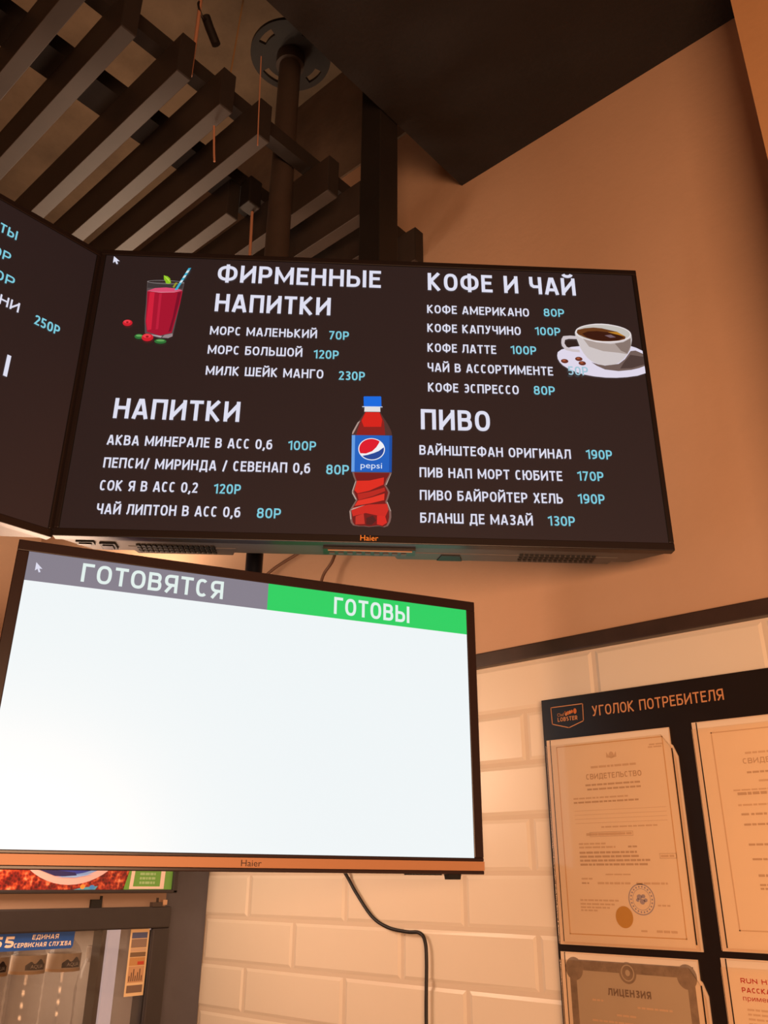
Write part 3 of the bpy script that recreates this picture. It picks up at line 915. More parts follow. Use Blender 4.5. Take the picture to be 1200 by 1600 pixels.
# ------------------------------------------------------------------ loose wires near the ceiling
def wire(name, label, pts, r, m, parts=()):
    t = MB()
    t.tube(smooth_path([W(*p) for p in pts], 8), r, m)
    o = t.build(name, smooth=True)
    tag(o, label, 'wire')
    return o


wire('hanging_wire', 'straight orange wire hanging from the ceiling to a slat end', [(-0.958, 0.545, 2.2), (-0.957, 0.548, 1.8), (-0.958, 0.557, 1.5), (-0.955, 0.556, 1.29)], 0.0034, WIREO)
wire('hanging_wire', 'thin pale double wire dropping to the slats beside the orange one', [(-0.962, 0.665, 2.2), (-0.962, 0.660, 1.8), (-0.962, 0.640, 1.345)], 0.0016, mat('pale_wire', (150, 118, 80), 0.5))
bw = wire('hanging_cable', 'black cable with a plug hanging loose above the slats', [(-0.99, 0.590, 2.2), (-0.985, 0.585, 1.75), (-0.975, 0.576, 1.58), (-0.962, 0.560, 1.50), (-0.955, 0.552, 1.47), (-0.958, 0.566, 1.452), (-0.962, 0.578, 1.462), (-0.964, 0.582, 1.455)], 0.0022, WIREB)
pg = MB()
pg.tube([W(-0.964, 0.576, 1.470), W(-0.964, 0.586, 1.452), W(-0.964, 0.600, 1.432), W(-0.964, 0.605, 1.424)], 0.0085, WIREB)
pg.build('plug', bw, smooth=True)
lw_ = wire('hanging_wire', 'orange wire with a black clip hanging behind the menu screen top', [(-1.10, 0.822, 1.31), (-1.105, 0.826, 1.27), (-1.10, 0.826, 1.15), (-1.09, 0.822, 1.0), (-1.085, 0.82, 0.86)], 0.0030, WIREO)
MB().box(W(-1.118, 0.800, 1.265), W(-1.085, 0.832, 1.335), WIREB).build('clip', lw_, bevel=0.003)
wire('wire_stub', 'short orange wire stub with a pale curl poking under a slat', [(-0.975, 0.628, 1.245), (-0.975, 0.634, 1.19), (-0.973, 0.636, 1.165)], 0.002, WIREO)
wire('hanging_wire', 'thin orange wire down the end of a slat near the round pole', [(-0.930, 0.684, 1.44), (-0.930, 0.690, 1.30), (-0.930, 0.694, 1.22)], 0.0012, WIREO)
wire('hanging_cable', 'slanting brown cable between the menu screen and the order screen', [(-1.30, 1.19, 0.80), (-1.316, 1.20, 0.6765), (-1.421, 1.20, 0.6506), (-1.50, 1.20, 0.60)][1:], 0.0036, mat('brown_cable', (112, 78, 58), 0.5))
wire('hanging_cable', 'upright brown cable right of the slanting one, between the screens', [(-1.18, 1.20, 0.74), (-1.2101, 1.20, 0.6383), (-1.245, 1.20, 0.5954), (-1.26, 1.20, 0.50)], 0.0034, MATS['brown_cable'])

# power lead of the order screen
cord = tag(MB().tube(smooth_path([W(-1.24, 1.205, 0.10), W(-1.1847, 1.232, 0.0125), W(-1.1594, 1.234, -0.0188), W(-1.1194, 1.234, -0.0568), W(-1.0815, 1.234, -0.0729), W(-1.0378, 1.234, -0.0783), W(-1.012, 1.234, -0.0785), W(-1.000, 1.234, -0.0890),
                                  W(-0.9964, 1.234, -0.1189), W(-0.9985, 1.234, -0.2111), W(-0.999, 1.234, -0.5), W(-0.998, 1.234, -0.9), W(-1.0, 1.232, -1.545)], 8), 0.0030, WIREB).build('power_cord', smooth=True),
           'black power lead looping down the tiles below the order screen', 'cord')

# ------------------------------------------------------------------ information board
BY = WY - 0.012
INK = mat('ink', (204, 174, 146), 0.8)
INKL = mat('pale_ink', (220, 190, 160), 0.8)
PAPER = mat('paper', (244, 222, 196), 0.7, noise=(8, 0.02))
PAPER2 = mat('copy_paper', (196, 178, 156), 0.7, noise=(10, 0.04))
CREAM = mat('pocket_plastic', (236, 208, 178), 0.4)
BOARDM = mat('board_black', (34, 27, 26), 0.3, noise=(25, 0.1))
COPPER = mat('copper_print', (214, 148, 100), 0.5)
GOLD = mat('gold_seal', (206, 158, 84), 0.5)
BLUEI = mat('stamp_ink', (172, 162, 176), 0.8)
REDI = mat('red_ink', (190, 50, 40), 0.7)
BX = -0.7415
bd = thing('information_board', 'black information board with copper lettering and document pockets on the tiles', 'notice board', W(BX, BY, -0.62))
zo = 0.62                      # local z of the eye level


def bz(z):
    return z + zo


MB().box((0, -0.008, 0), (0.97, 0.002, bz(0.2775)), BOARDM).build('panel', bd, bevel=0.001)
lg = MB()
out = [(-0.7235, .2633), (-0.6653, .2630), (-0.6662, .2362), (-0.6928, .2281), (-0.7228, .2366)]
for i in range(5):
    p, q = Vector(out[i]), Vector(out[(i + 1) % 5])
    n = Vector((-(q - p).y, (q - p).x)).normalized() * 0.0007
    d = (q - p).normalized() * 0.0006
    lg.flat([((a.x - BX), bz(a.y)) for a in (p - n - d, q - n + d, q + n + d, p + n - d)], 0.0086, COPPER)
add_caps(lg, 'LОВSТЕR', -0.7125 - BX, -0.6765 - BX, bz(0.2392), 0.0066, 0.0086, COPPER, 0.2)
add_text(lg, 'Chef', -0.7125 - BX, -0.7000 - BX, bz(0.2475), 0.0050, 0.0086, COPPER, bold=0.0)
# small crustacean emblem: segmented body, claw, feelers
OR = mat('orange_print', (216, 116, 50), 0.5)
for k in range(4):
    cx = -0.6965 + k * 0.0036
    lg.disc(cx - BX, bz(0.2505 + 0.0008 * k), 0.0021, 0.0034 - 0.0002 * k, 0.0086, OR if k % 2 else COPPER, n=14)
lg.disc(-0.6800 - BX, bz(0.2530), 0.0030, 0.0044, 0.0086, OR, n=16)
lg.flat([(-0.6990 - BX, bz(0.2500)), (-0.6985 - BX, bz(0.2550)), (-0.6955 - BX, bz(0.2535))], 0.0086, OR)
lg.build('logo', bd)
caps_obj('title', bd, 'УГОЛОК ПОТРЕБИТЕЛЯ', -0.6500 - BX, -0.4408 - BX, bz(0.2412), 0.0160, 0.0086, COPPER, 0.135)

PW, PH = 0.2165, 0.2945
POCK = [(-0.7352, 0.2115), (-0.4925, 0.2140), (-0.2500, 0.2140), (-0.7360, -0.0925), (-0.4970, -0.0885), (-0.2500, -0.0885)]
clear = clear_mat('clear_acrylic', (255, 252, 248), 0.05, 0.05)
for i, (x, zt) in enumerate(POCK):
    p = MB()
    x0, x1 = x - BX, x - BX + PW
    t, b = bz(zt), bz(zt - PH)
    ch = 0.016
    shape = [(x0, b), (x1, b), (x1, t - 0.026 - ch), (x1 - 0.006, t - 0.026), (x0 + PW * 0.96, t - 0.024), (x0 + PW * 0.96, t), (x0, t)]
    p.prism(shape, -0.010, -0.008, CREAM)
    # dark strips painting the shade between the pocket's side rails and the sheet
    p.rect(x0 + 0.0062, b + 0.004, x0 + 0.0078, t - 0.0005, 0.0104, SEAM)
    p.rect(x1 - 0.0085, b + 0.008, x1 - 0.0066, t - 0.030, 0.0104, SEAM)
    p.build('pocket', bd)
    c = MB()
    c.prism([(x0 + 0.001, b + 0.001), (x1 - 0.001, b + 0.001), (x1 - 0.001, t - 0.030 - ch), (x1 - 0.007, t - 0.028), (x1 - 0.02, t - 0.010), (x0 + 0.001, t - 0.010)], -0.0150, -0.0140, clear)
    c.build('pocket_window', bd)


def words_line(mb, x0, x1, z, h, d, m, seed):
    """a printed line too small to read: short dashes of word length"""
    r = random.Random(seed)
    x = x0
    while x < x1 - 0.002:
        wl = min(r.uniform(0.004, 0.013), x1 - x)
        mb.rect(x, z, x + wl, z + h, d, m)
        x += wl + 0.0014


def document(name, label, pocket, kind):
    x, zt = POCK[pocket]
    X, Zb = x + 0.0085, zt - PH + 0.004
    o = thing(name, label, 'document', W(X, BY - 0.0108, Zb), 0, 'documents in the board pockets')
    wd, hd = PW - 0.0175, PH - 0.006
    if kind in ('reg', 'reg2'):
        wd = PW - 0.0175
    pm = MB()
    base = PAPER2 if kind == 'licence' else PAPER
    pm.box((0, -0.0012, 0), (wd, 0, hd), PAPER)
    d = 0.0015

    def L(px, pz):            # photo-plane metres -> sheet
        return px - X, pz - Zb
    if kind == 'reg':
        # guilloche border
        for k, c in ((0.010, 0.0013), ):
            for a in ((k, k, wd - k, k + c), (k, hd - k - c, wd - k, hd - k), (k, k, k + c, hd - k), (wd - k - c, k, wd - k, hd - k)):
                pm.rect(*a, d, mat('border_ink', (216, 174, 124), 0.8))
        ex, ez = L(-0.6225, 0.1795)
        pm.disc(ex, ez, 0.0042, 0.0050, d, INKL, n=18)
        for s in (-1, 1):
            pm.flat([(ex + s * 0.002, ez - 0.004), (ex + s * 0.008, ez + 0.005), (ex + s * 0.0085, ez - 0.003)], d, INKL)
        words_line(pm, *(L(-0.659, 0)[0], L(-0.5839, 0)[0]), L(0, 0.1622)[1], 0.0032, d, INKL, 2)
        a, b = L(-0.668, 0.1462), L(-0.5768, 0)
        add_caps(pm, 'СВИДЕТЕЛЬСТВО', a[0], b[0], a[1], 0.0080, d, mat('mid_ink', (196, 164, 134), 0.8), 0.16)
        for k, (u0, u1, z, hh, c) in enumerate([(-.6705, -.5788, .1366, .0026, INK), (-.668, -.580, .1302, .0026, INK), (-.693, -.602, .1180, .0024, INKL), (-.693, -.583, .1120, .0026, INK), (-.530 - .12, -.560, .0760, .0022, INKL),
                                                 (-.676, -.616, .0655, .0036, INKL), (-.690, -.645, .0530, .0024, INKL), (-.690, -.630, .0480, .0024, INKL), (-.610, -.596, .0480, .0024, INK),
                                                 (-.690, -.597, .0405, .0028, INK), (-.690, -.592, .0350, .0028, INK), (-.690, -.578, .0295, .0028, INK), (-.690, -.582, .0240, .0028, INK), (-.650, -.607, .0110, .0018, INKL),
                                                 (-.690, -.672, .0050, .0022, INKL), (-.690, -.678, -.0010, .0022, INK), (-.664, -.612, -.0012, .0028, INKL), (-.603, -.556, -.0012, .0028, INKL),
                                                 (-.695, -.632, -.0240, .0024, INKL), (-.695, -.640, -.0290, .0022, INKL), (-.695, -.648, -.0335, .0022, INKL), (-.695, -.668, -.0375, .0022, INKL),
                                                 (-.574, -.556, -.0290, .0022, INKL), (-.603, -.592, -.0620, .0024, INKL), (-.580, -.550, -.0620, .0030, INKL), (-.560, -.538, .1880, .0022, INKL), (-.562, -.538, .1845, .0022, INKL)]):
            p, q = L(u0, z), L(u1, z)
            words_line(pm, p[0], q[0], p[1], hh, d, c, k + 10)
        for z in (.1010, .0950, .0890, .0830):
            p, q = L(-.693, z), L(-.545, z)
            pm.rect(p[0], p[1], q[0], p[1] + 0.0006, d, INKL)
        for u0, u1, z0, z1 in ((-.670, -.600, .0640, .0705), (-.563, -.538, .0325, .0395)):
            p, q = L(u0, z0), L(u1, z1)
            e = 0.0006
            for r in ((p[0], p[1], q[0], p[1] + e), (p[0], q[1] - e, q[0], q[1]), (p[0], p[1], p[0] + e, q[1]), (q[0] - e, p[1], q[0], q[1])):
                pm.rect(*r, d, INK)
            words_line(pm, p[0] + 0.002, q[0] - 0.002, p[1] + 0.0018, 0.003, d + 0.0003, INKL, 77)
        sx, sz = L(-0.5975, -0.0205)
        pm.ring(sx, sz, 0.0185, 0.0190, 0.0200, 0.0205, d, BLUEI)
        pm.ring(sx, sz, 0.0130, 0.0135, 0.0136, 0.0141, d, BLUEI)
        for k in range(22):
            t = 2 * math.pi * k / 22
            pm.disc(sx + 0.0160 * math.cos(t), sz + 0.0165 * math.sin(t), 0.0013, 0.0013, d, BLUEI, n=8)
        for px_, pz_, rr in ((-.003, .003, .004), (.003, .004, .003), (.001, -.003, .004), (-.006, -.001, .0025), (.006, -.001, .0028)):
            pm.disc(sx + px_, sz + pz_, rr, rr * 0.9, d, BLUEI, n=12)
        gx, gz = L(-0.6264, -0.0439)
        pm.disc(gx, gz, 0.0134, 0.0142, d + 0.0002, GOLD, n=32)
    elif kind == 'reg2':
        x0_, z1_ = L(-0.4658, 0.1974)
        _, z0_ = L(0, -0.056)
        for a in ((x0_, z0_, x0_ + 0.0016, z1_), (x0_, z1_ - 0.0016, wd - 0.014, z1_), (x0_, z0_, wd - 0.014, z0_ + 0.0016), (wd - 0.0156, z0_, wd - 0.014, z1_)):
            pm.rect(*a, d, INKL)
        a = L(-0.4272, 0.1513)
        add_caps(pm, 'СВИДЕТЕЛЬСТВО', a[0], a[0] + 0.094, a[1], 0.0072, d, INK, 0.17)
        for k, (u0, u1, z, hh, c) in enumerate([(-.4225, -.345, .1640, .0026, INKL), (-.424, -.345, .1385, .0026, INK), (-.410, -.36, .1270, .0026, INKL), (-.446, -.33, .1165, .0020, INKL), (-.441, -.32, .1110, .0036, INK), (-.4425, -.32, .0970, .0024, INKL),
                                                 (-.440, -.430, .0850, .0026, INK), (-.427, -.39, .0850, .0026, INK), (-.4385, -.32, .0720, .0026, INK), (-.4085, -.36, .0630, .0034, INKL), (-.408, -.36, .0530, .0026, INKL), (-.4365, -.32, .0470, .0026, INK),
                                                 (-.4345, -.32, .0290, .0026, INK), (-.430, -.418, .0090, .0030, INK), (-.414, -.37, .0070, .0030, INK), (-.430, -.35, -.0020, .0024, INK), (-.430, -.415, -.0065, .0024, INK)]):
            p, q = L(u0, z), L(u1, z)
            words_line(pm, p[0], min(q[0], wd - 0.02), p[1], hh, d, c, k + 50)
    elif kind == 'licence':
        # grey photocopy with a dark ornamental border
        pm.rect(0.006, 0.004, wd - 0.006, hd - 0.007, d, PAPER2)
        bi = mat('copy_grey', (150, 130, 112), 0.8, noise=(60, 0.25))
        x0_, x1_, z1_ = 0.006, wd - 0.006, hd - 0.007
        pm.rect(x0_, z1_ - 0.0135, x1_, z1_, d + 0.0002, bi)
        pm.rect(x0_, 0.004, x0_ + 0.0105, z1_, d + 0.0002, bi)
        pm.rect(x1_ - 0.0105, 0.004, x1_, z1_, d + 0.0002, bi)
        for cx in (x0_ + 0.008, x1_ - 0.010):
            pm.disc(cx, z1_ - 0.012, 0.014, 0.015, d + 0.0003, bi, n=24)
        cx, cz = L(-0.6298, -0.1141)
        pm.disc(cx, cz, 0.0130, 0.0135, d + 0.0004, bi, n=28)
        pm.ring(cx, cz, 0.0085, 0.0090, 0.0100, 0.0105, d + 0.0006, PAPER2, n=28)
        pm.disc(cx, cz, 0.0036, 0.0040, d + 0.0006, PAPER2, n=16)
        a, b = L(-0.6624, -0.1436), L(-0.5982, -0.1436)
        add_caps(pm, 'ЛИЦЕНЗИЯ', a[0], b[0], a[1], 0.0090, d + 0.0004, mat('copy_ink', (136, 114, 96), 0.8), 0.22)
        for k, (u0, u1, z) in enumerate([(-.688, -.671, -.1520), (-.62, -.57, -.1565), (-.652, -.62, -.1680), (-.604, -.56, -.1755), (-.69, -.61, -.1770), (-.69, -.56, -.186), (-.69, -.57, -.195)]):
            p, q = L(u0, z), L(u1, z)
            words_line(pm, p[0], q[0], p[1], 0.0024, d + 0.0004, INKL, k + 90)
    else:
        for body, z, cap, wd_ in (('RUN HIDE TELL', -0.1155, 0.0056, 0.086), ('РАССКАЖИ', -0.1260, 0.0056, 0.062), ('применимо', -0.1350, 0.0052, 0.062)):
            a = L(-0.4735, z)
            body = {'RUN HIDE TELL': 'RUN HI', 'РАССКАЖИ': 'РАССКА', 'применимо': 'примен'}[body]
            wd_ = {'RUN HI': 0.036, 'РАССКА': 0.036, 'примен': 0.034}[body]
            add_caps(pm, body, a[0], a[0] + wd_, a[1], cap, d, REDI, 0.19) if body.isupper() else add_text(pm, body, a[0], a[0] + wd_, a[1], cap, d, REDI, bold=0.0)
        for k in range(14):
            words_line(pm, L(-.470, 0)[0], wd - 0.015, L(0, -0.146 - 0.0052 * k)[1], 0.0022, d, INKL, k + 120)
    pm.build('sheet', o)
    return o


document('certificate', 'certificate with a round blue stamp and a gold seal, upper pocket below the logo', 0, 'reg')
document('certificate', 'bordered certificate in the upper pocket right of the gold sealed one', 1, 'reg2')
document('licence_copy', 'grey photocopied licence with ornamental border in the lower pocket', 3, 'licence')
document('information_sheet', 'sheet with red heading in the lower pocket right of the grey licence', 4, 'run')

# ------------------------------------------------------------------ drinks fridge
FX = -1.56
FRAME = mat('fridge_black', (52, 46, 46), 0.45, noise=(30, 0.08))
INNER = mat('fridge_liner', (196, 180, 166), 0.6)
fg = thing('drinks_fridge', 'black drinks fridge with a glass door and picture header beside the wall', 'fridge', (FX, 0.0, 0.0), math.pi / 2)
# local X = room +Y, local Y = into the fridge, local Z = room z (from the floor)
y0f, y1f = 0.53, 1.122
zt = CZ - 0.048
cb = MB()
D0, D1 = 0.05, 0.58
cb.box((y0f, D0, 0.06), (y0f + 0.03, D1, zt), FRAME)
cb.box((y1f - 0.03, D0, 0.06), (y1f, D1, zt), FRAME)
cb.box((y0f, D1 - 0.03, 0.06), (y1f, D1, zt), INNER)
cb.box((y0f, D0, zt - 0.03), (y1f, D1, zt), FRAME)
cb.box((y0f, D0, 0.06), (y1f, D1, 0.16), FRAME)
cb.box((y0f + 0.03, D0, 0.16), (y0f + 0.032, D1, zt - 0.03), INNER)
cb.box((y1f - 0.032, D0, 0.16), (y1f - 0.03, D1, zt - 0.03), INNER)
cb.box((y0f + 0.03, D0, zt - 0.034), (y1f - 0.03, D1, zt - 0.03), INNER)
cb.build('cabinet', fg)
for k in range(4):
    MB().lathe([(0.02, 0.0), (0.02, 0.06)], SEAM, c=(y0f + 0.06 + (k % 2) * 0.47, 0.1 + (k // 2) * 0.4, 0), n=16).build('foot', fg)
dr = MB()
gx0, gx1, gz0, gz1 = 0.578, 1.0825, 0.25, CZ - 0.0865
dr.box((y0f, 0, gz1), (y1f, 0.048, zt), FRAME)
dr.box((y0f, 0, 0.17), (y1f, 0.048, gz0), FRAME)
dr.box((y0f, 0, gz0), (gx0, 0.048, gz1), FRAME)
dr.box((gx1, 0, gz0), (y1f, 0.048, gz1), FRAME)
door = dr.build('door', fg, bevel=0.003)
MB().box((gx0, 0.008, gz0), (gx1, 0.012, gz1), clear_mat('door_glass', (235, 232, 228), 0.08, 0.02)).build('glass_pane', door)
MB().box((0.545, -0.035, 0.75), (0.56, -0.02, 1.15), METALB).box((0.545, -0.03, 0.75), (0.56, 0.0, 0.77), METALB).box((0.545, -0.03, 1.13), (0.56, 0.0, 1.15), METALB).build('handle', door)
# stickers on the glass
BLUE = mat('sticker_blue', (30, 84, 168), 0.4)
PEACH = mat('sticker_white', (246, 224, 204), 0.5)
stk = MB()
zs0, zs1 = CZ - 0.1140, CZ - 0.0868
stk.flat([(0.62, zs0), (0.9150, zs0), (0.9180, zs0 + 0.004), (0.9190, zs1), (0.62, zs1)], -0.0076, BLUE)
add_caps(stk, '55', 0.766, 0.8040, CZ - 0.1085, 0.0175, -0.0072, PEACH, weight=0.24, shear=0.12)
add_caps(stk, 'ЕДИНАЯ', 0.8370, 0.8870, CZ - 0.0972, 0.0075, -0.0072, PEACH, weight=0.21, shear=0.12)
add_caps(stk, 'СЕРВИСНАЯ СЛУЖБА', 0.8050, 0.9135, CZ - 0.1090, 0.0072, -0.0072, PEACH, weight=0.21, shear=0.12)
stk.build('service_sticker', door)
en = MB()
ex0, ex1, ez0, ez1 = 1.0370, 1.0795, CZ - 0.2010, CZ - 0.0872
en.rect(ex0, ez0, ex1, ez1, -0.0076, mat('label_cream', (238, 206, 160), 0.5))
eh = ez1 - ez0
for a, b, c in ((0.86, 0.95, (84, 92, 132)), (0.72, 0.85, (146, 122, 108)), (0.66, 0.71, (206, 172, 142)), (0.58, 0.65, (126, 100, 76)), (0.45, 0.57, (196, 146, 92)), (0.20, 0.44, (204, 158, 118)), (0.05, 0.16, (128, 104, 88))):
    en.rect(ex0 + 0.004, ez0 + eh * a, ex1 - 0.004, ez0 + eh * b, -0.0073, mat('label_%d_%d_%d' % c, c, 0.5))
en.rect(ex0 + 0.022, ez0 + eh * 0.46, ex1 - 0.006, ez0 + eh * 0.51, -0.0071, mat('label_red', (196, 70, 48), 0.5))
for k in range(7):
    en.rect(ex0 + 0.006 + k * 0.0045, ez0 + eh * 0.22, ex0 + 0.008 + k * 0.0045, ez0 + eh * (0.30 + 0.05 * (k % 3)), -0.0071, mat('label_dark', (96, 72, 58), 0.5))
en.build('energy_label', door)
# recessed band and hinge between header and door
MB().box((y0f + 0.01, 0.010, zt), (y1f - 0.01, 0.30, CZ - 0.0225), mat('recess_paint', (160, 132, 112), 0.6)).build('recessed_band', fg)
MB().box((0.942, 0.004, zt - 0.001), (0.962, 0.05, zt + 0.014), SEAM).box((0.9625, 0.006, zt), (0.966, 0.03, zt + 0.020), SEAM).build('latch', fg)
MB().box((1.075, 0.0, zt), (1.098, 0.05, zt + 0.008), METALB).lathe([(0.006, 0.0), (0.006, 0.016)], METALB, c=(1.092, 0.015, zt), n=12).box((1.100, 0.002, zt + 0.003), (1.110, 0.03, zt + 0.012), mat('hinge_plate', (196, 160, 130), 0.3, metal=0.8)).build('hinge', fg)
# header light box
hb = MB()
hz0, hz1 = CZ - 0.0235, CZ + 0.288
hb.box((y0f, 0.004, hz0), (1.128, 0.26, hz1), FRAME)
hb.box((y0f, -0.004, hz0), (1.128, 0.006, hz0 + 0.0065), FRAME)
hb.box((1.117, -0.004, hz0), (1.128, 0.006, hz1), FRAME)
hd_ = hb.build('header_box', fg, bevel=0.002)
pr = MB()


def splash_mat():
    m = bpy.data.materials.new('header_splash')
    m.use_nodes = True
    nt = m.node_tree
    b = nt.nodes['Principled BSDF']
    tc = nt.nodes.new('ShaderNodeTexCoord')
    vo = nt.nodes.new('ShaderNodeTexVoronoi')
    vo.inputs['Scale'].default_value = 170
    no = nt.nodes.new('ShaderNodeTexNoise')
    no.inputs['Scale'].default_value = 70
    no.inputs['Detail'].default_value = 5
    ad = nt.nodes.new('ShaderNodeMath')
    ad.operation = 'MULTIPLY_ADD'
    ad.inputs[1].default_value = 0.35
    rp = nt.nodes.new('ShaderNodeValToRGB')
    e = rp.color_ramp.elements
    e[0].position, e[0].color = 0.52, (*lin((86, 30, 30)), 1)
    e[1].position, e[1].color = 1.0, (*lin((244, 176, 130)), 1)
    for pos, c in ((0.68, (150, 44, 36)), (0.80, (206, 84, 50))):
        q = e.new(pos)
        q.color = (*lin(c), 1)
    nt.links.new(tc.outputs['Object'], vo.inputs['Vector'])
    nt.links.new(tc.outputs['Object'], no.inputs['Vector'])
    nt.links.new(vo.outputs['Distance'], ad.inputs[0])
    nt.links.new(no.outputs['Fac'], ad.inputs[2])
    nt.links.new(ad.outputs[0], rp.inputs['Fac'])
    nt.links.new(rp.outputs['Color'], b.inputs['Base Color'])
    nt.links.new(rp.outputs['Color'], b.inputs['Emission Color'])
    b.inputs['Emission Strength'].default_value = 0.06
    b.inputs['Roughness'].default_value = 0.3
    return m


def hmat(n, c):
    return mat('header_' + n, c, 0.3, emit=c, estr=0.25)


pz0 = hz0 + 0.0065
pr.rect(y0f + 0.006, pz0, 1.117, hz1 - 0.006, -0.0036, splash_mat())
cx, cz = 0.889, CZ + 0.131
arc = lambda r: [(cx + r * math.cos(math.radians(a)), cz + r * math.sin(math.radians(a))) for a in range(0, 360, 6)]


def clip(pts, lo, hi):
    return [(x, min(max(z, lo), hi)) for x, z in pts]


pr.flat(arc(0.140), -0.0033, hmat('pink', (232, 178, 168)))
pr.flat([(cx + 0.134 * math.cos(math.radians(a)), cz + 0.004 + 0.131 * math.sin(math.radians(a))) for a in range(0, 360, 6)], -0.0030, hmat('cyan', (128, 160, 212)))
pr.flat([(cx + 0.131 * math.cos(math.radians(a)), cz + 0.007 + 0.129 * math.sin(math.radians(a))) for a in range(0, 360, 6)], -0.0027, hmat('blue', (52, 62, 150)))
pr.flat([(0.815, CZ + 0.020), (0.86, CZ + 0.006), (0.905, CZ + 0.005), (0.90, CZ + 0.012), (0.86, CZ + 0.016)], -0.0024, hmat('navy', (48, 44, 92)))
pr.flat([(0.86, CZ + 0.004), (0.90, CZ + 0.0035), (0.94, CZ + 0.010), (0.90, CZ + 0.007)], -0.0022, hmat('light', (142, 176, 226)))
pr.flat([(0.90, pz0), (0.945, pz0), (0.95, pz0 + 0.006), (0.92, pz0 + 0.004)], -0.0022, hmat('teal', (84, 158, 176)))
pr.disc(0.918, pz0 + 0.005, 0.005, 0.004, -0.0020, hmat('orange', (240, 148, 60)), n=14)
pr.disc(0.938, pz0 + 0.004, 0.006, 0.004, -0.0020, hmat('sky', (66, 132, 196)), n=14)
pr.flat([(1.0060, pz0), (1.117, pz0), (1.117, hz1 - 0.006), (1.022, hz1 - 0.006), (1.0150, CZ + 0.015)], -0.0026, hmat('green', (104, 152, 60)))
cr = hmat('cream', (232, 196, 170))
pr.flat([(1.0180, pz0 + 0.001), (1.0260, pz0 + 0.001), (1.0420, CZ + 0.20), (1.0340, CZ + 0.20)], -0.0022, cr)
pr.flat([(1.0180, pz0 + 0.001), (1.0980, pz0 + 0.001), (1.0980, pz0 + 0.0055), (1.0180, pz0 + 0.0055)], -0.0020, cr)
pr.flat([(1.0880, pz0 + 0.001), (1.0980, pz0 + 0.001), (1.1040, CZ + 0.20), (1.0950, CZ + 0.20)], -0.0022, cr)
for k in range(3):
    words_line(pr, 1.040, 1.076, pz0 + 0.010 + 0.008 * k, 0.0045, -0.0020, hmat('leaf', (160, 184, 120)), 200 + k)
pr.build('header_picture', hd_)
# inside: pale profile, its reflected light put in as a glow; shelves
MB().box((1.020, 0.056, 0.18), (1.046, 0.075, CZ - 0.085), mat('profile_glow', (214, 206, 214), 0.25, emit=(186, 168, 172))).box((1.008, 0.060, 0.18), (1.018, 0.09, CZ - 0.085), mat('profile_dark', (92, 78, 70), 0.5)).build('inner_profile', fg)
sh = MB()
SHZ = CZ - 0.40
for k in range(16):
    x = 0.568 + k * 0.0275
    sh.tube([(x, 0.10, SHZ - 0.004), (x, 0.52, SHZ - 0.004)], 0.002, mat('shelf_wire', (170, 160, 150), 0.4, metal=0.6), n=6)
for yy in (0.10, 0.52):
    sh.tube([(0.562, yy, SHZ - 0.006), (1.004, yy, SHZ - 0.006)], 0.003, MATS['shelf_wire'], n=6)
sh.build('shelf', fg)

# bottles on the shelf
PET = clear_mat('clear_plastic', (243, 241, 240), 0.03, 0.12, fixed=0.06)
LABG = mat('water_label', (226, 206, 186), 0.5)


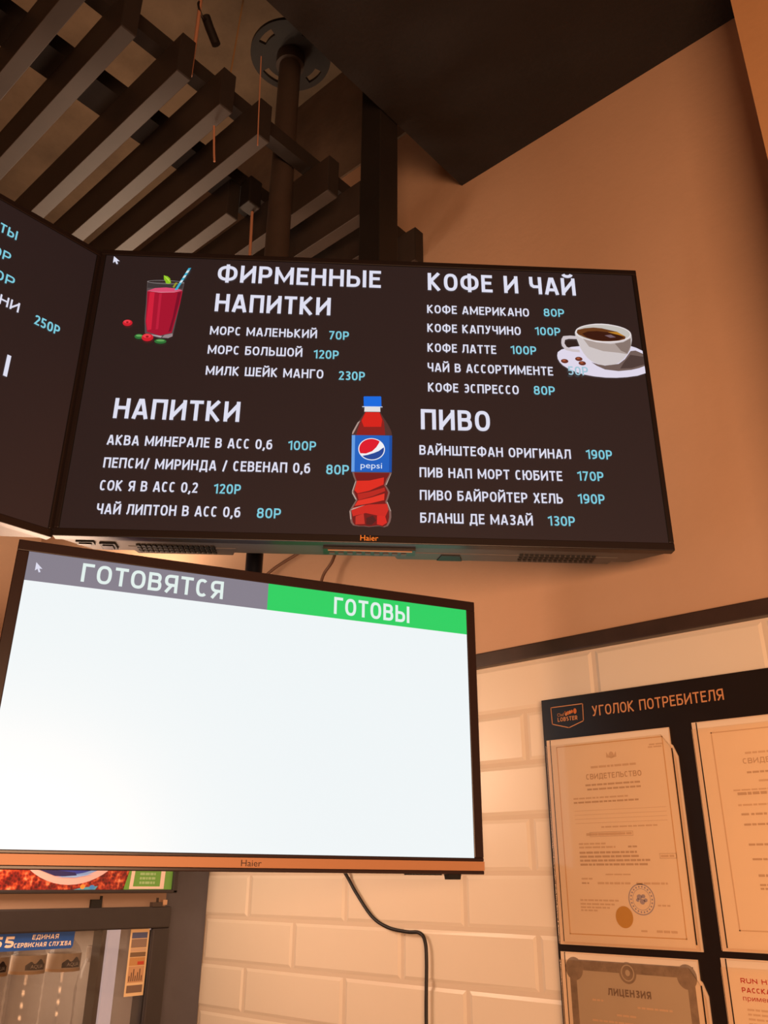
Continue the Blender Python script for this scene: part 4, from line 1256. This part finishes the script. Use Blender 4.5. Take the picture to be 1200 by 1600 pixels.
def water_bottle(y, dx, r, label, text=True, zt_=-0.098):
    o = thing('water_bottle', label, 'bottle', (FX - dx, y, SHZ), math.pi / 2, 'bottles on the fridge shelf')
    H = CZ + zt_ - SHZ
    zl1, zl0 = CZ - 0.130 - SHZ, CZ - 0.161 - SHZ
    if text:
        prof = [(r * 0.7, 0.0), (r * 0.95, 0.006), (r, 0.02)]
        z = 0.03
        while z < zl0 - 0.012:
            prof += [(r, z), (r * 0.955, z + 0.006), (r, z + 0.012)]
            z += 0.020
        prof += [(r, zl0), (r, zl1), (r * 0.8, zl1 + 0.012), (r * 0.42, zl1 + 0.024), (r * 0.40, H - 0.01)]
        MB().lathe(prof, PET, n=28).build('bottle_body', o, smooth=True)
        MB().lathe([(0.0135, H - 0.012), (0.0135, H)], mat('bottle_cap', (70, 110, 170), 0.5), n=20).build('cap', o, smooth=True)
        lm = MB()
        lm.lathe([(r + 0.0006, zl0), (r + 0.0006, zl1)], LABG, n=28, cap=False)
        lm.lathe([(r + 0.0009, zl0), (r + 0.0009, zl0 + 0.005)], mat('label_band', (226, 190, 150), 0.5), n=28, cap=False)

        def onlabel(u, z, k=0.0012):
            a = u / r - math.pi / 2
            return ((r + k) * math.cos(a), (r + k) * math.sin(a), z)
        v, f = text_geo('AQUA', 0.0)
        a0, a1 = min(p[0] for p in v), max(p[0] for p in v)
        # dark mountain picture
        steps = 14
        pv, pf = [], []
        for k in range(steps + 1):
            u = -0.019 + 0.038 * k / steps
            hh = 0.014 + 0.004 * math.sin(k * 0.8) if k > 3 else 0.008 + 0.002 * k
            pv += [onlabel(u, zl0 + 0.007), onlabel(u, zl0 + 0.007 + hh)]
        for k in range(steps):
            pf.append((2 * k, 2 * k + 2, 2 * k + 3, 2 * k + 1))
        lm.add(pv, pf, mat('label_mountain', (72, 62, 66), 0.5))
        lm.add([onlabel(-0.010 + (p[0] - a0) / (a1 - a0) * 0.024, zl0 + 0.010 + p[1] * 0.0085, 0.0016) for p in v], f, mat('label_print', (230, 220, 212), 0.5))
        lm.build('paper_label', o, smooth=True)
    else:
        prof = [(r * 0.8, 0.0), (r, 0.008), (r, 0.12), (r * 0.93, 0.16), (r, 0.20), (r * 0.8, 0.235), (0.0135, 0.262), (0.0125, H - 0.02)]
        MB().lathe(prof, PET, n=28).build('bottle_body', o, smooth=True)
        cm = MB().lathe([(0.0150, H - 0.028), (0.0150, H)], mat('pale_cap', (206, 190, 176), 0.5), n=30)
        for k in range(30):
            t = 2 * math.pi * k / 30
            cm.box((0.0150 * math.cos(t) - 0.0006, 0.0150 * math.sin(t) - 0.0006, H - 0.027), (0.0150 * math.cos(t) + 0.0006, 0.0150 * math.sin(t) + 0.0006, H - 0.002), MATS['pale_cap'])
        cm.build('cap', o)
    return o


water_bottle(0.9020, 0.13, 0.031, 'clear water bottle with grey label under the blue sticker, nearer its middle')
water_bottle(0.9750, 0.13, 0.031, 'clear water bottle with grey label just right of the blue sticker end')
water_bottle(1.0500 - 0.0020, 0.145, 0.030, 'clear unlabelled bottle with pale ribbed cap beside the pale profile inside the fridge', False, -0.122)
water_bottle(0.8290, 0.13, 0.031, 'clear water bottle with grey label at the left edge of the picture')

area_light('fridge_fill', (FX - 0.30, 0.85, CZ - 0.10), (FX - 0.30, 0.85, 0.2), 0.3, 1.6, (1.0, 0.78, 0.62))  # unseen fill added to brighten the inside of the fridge
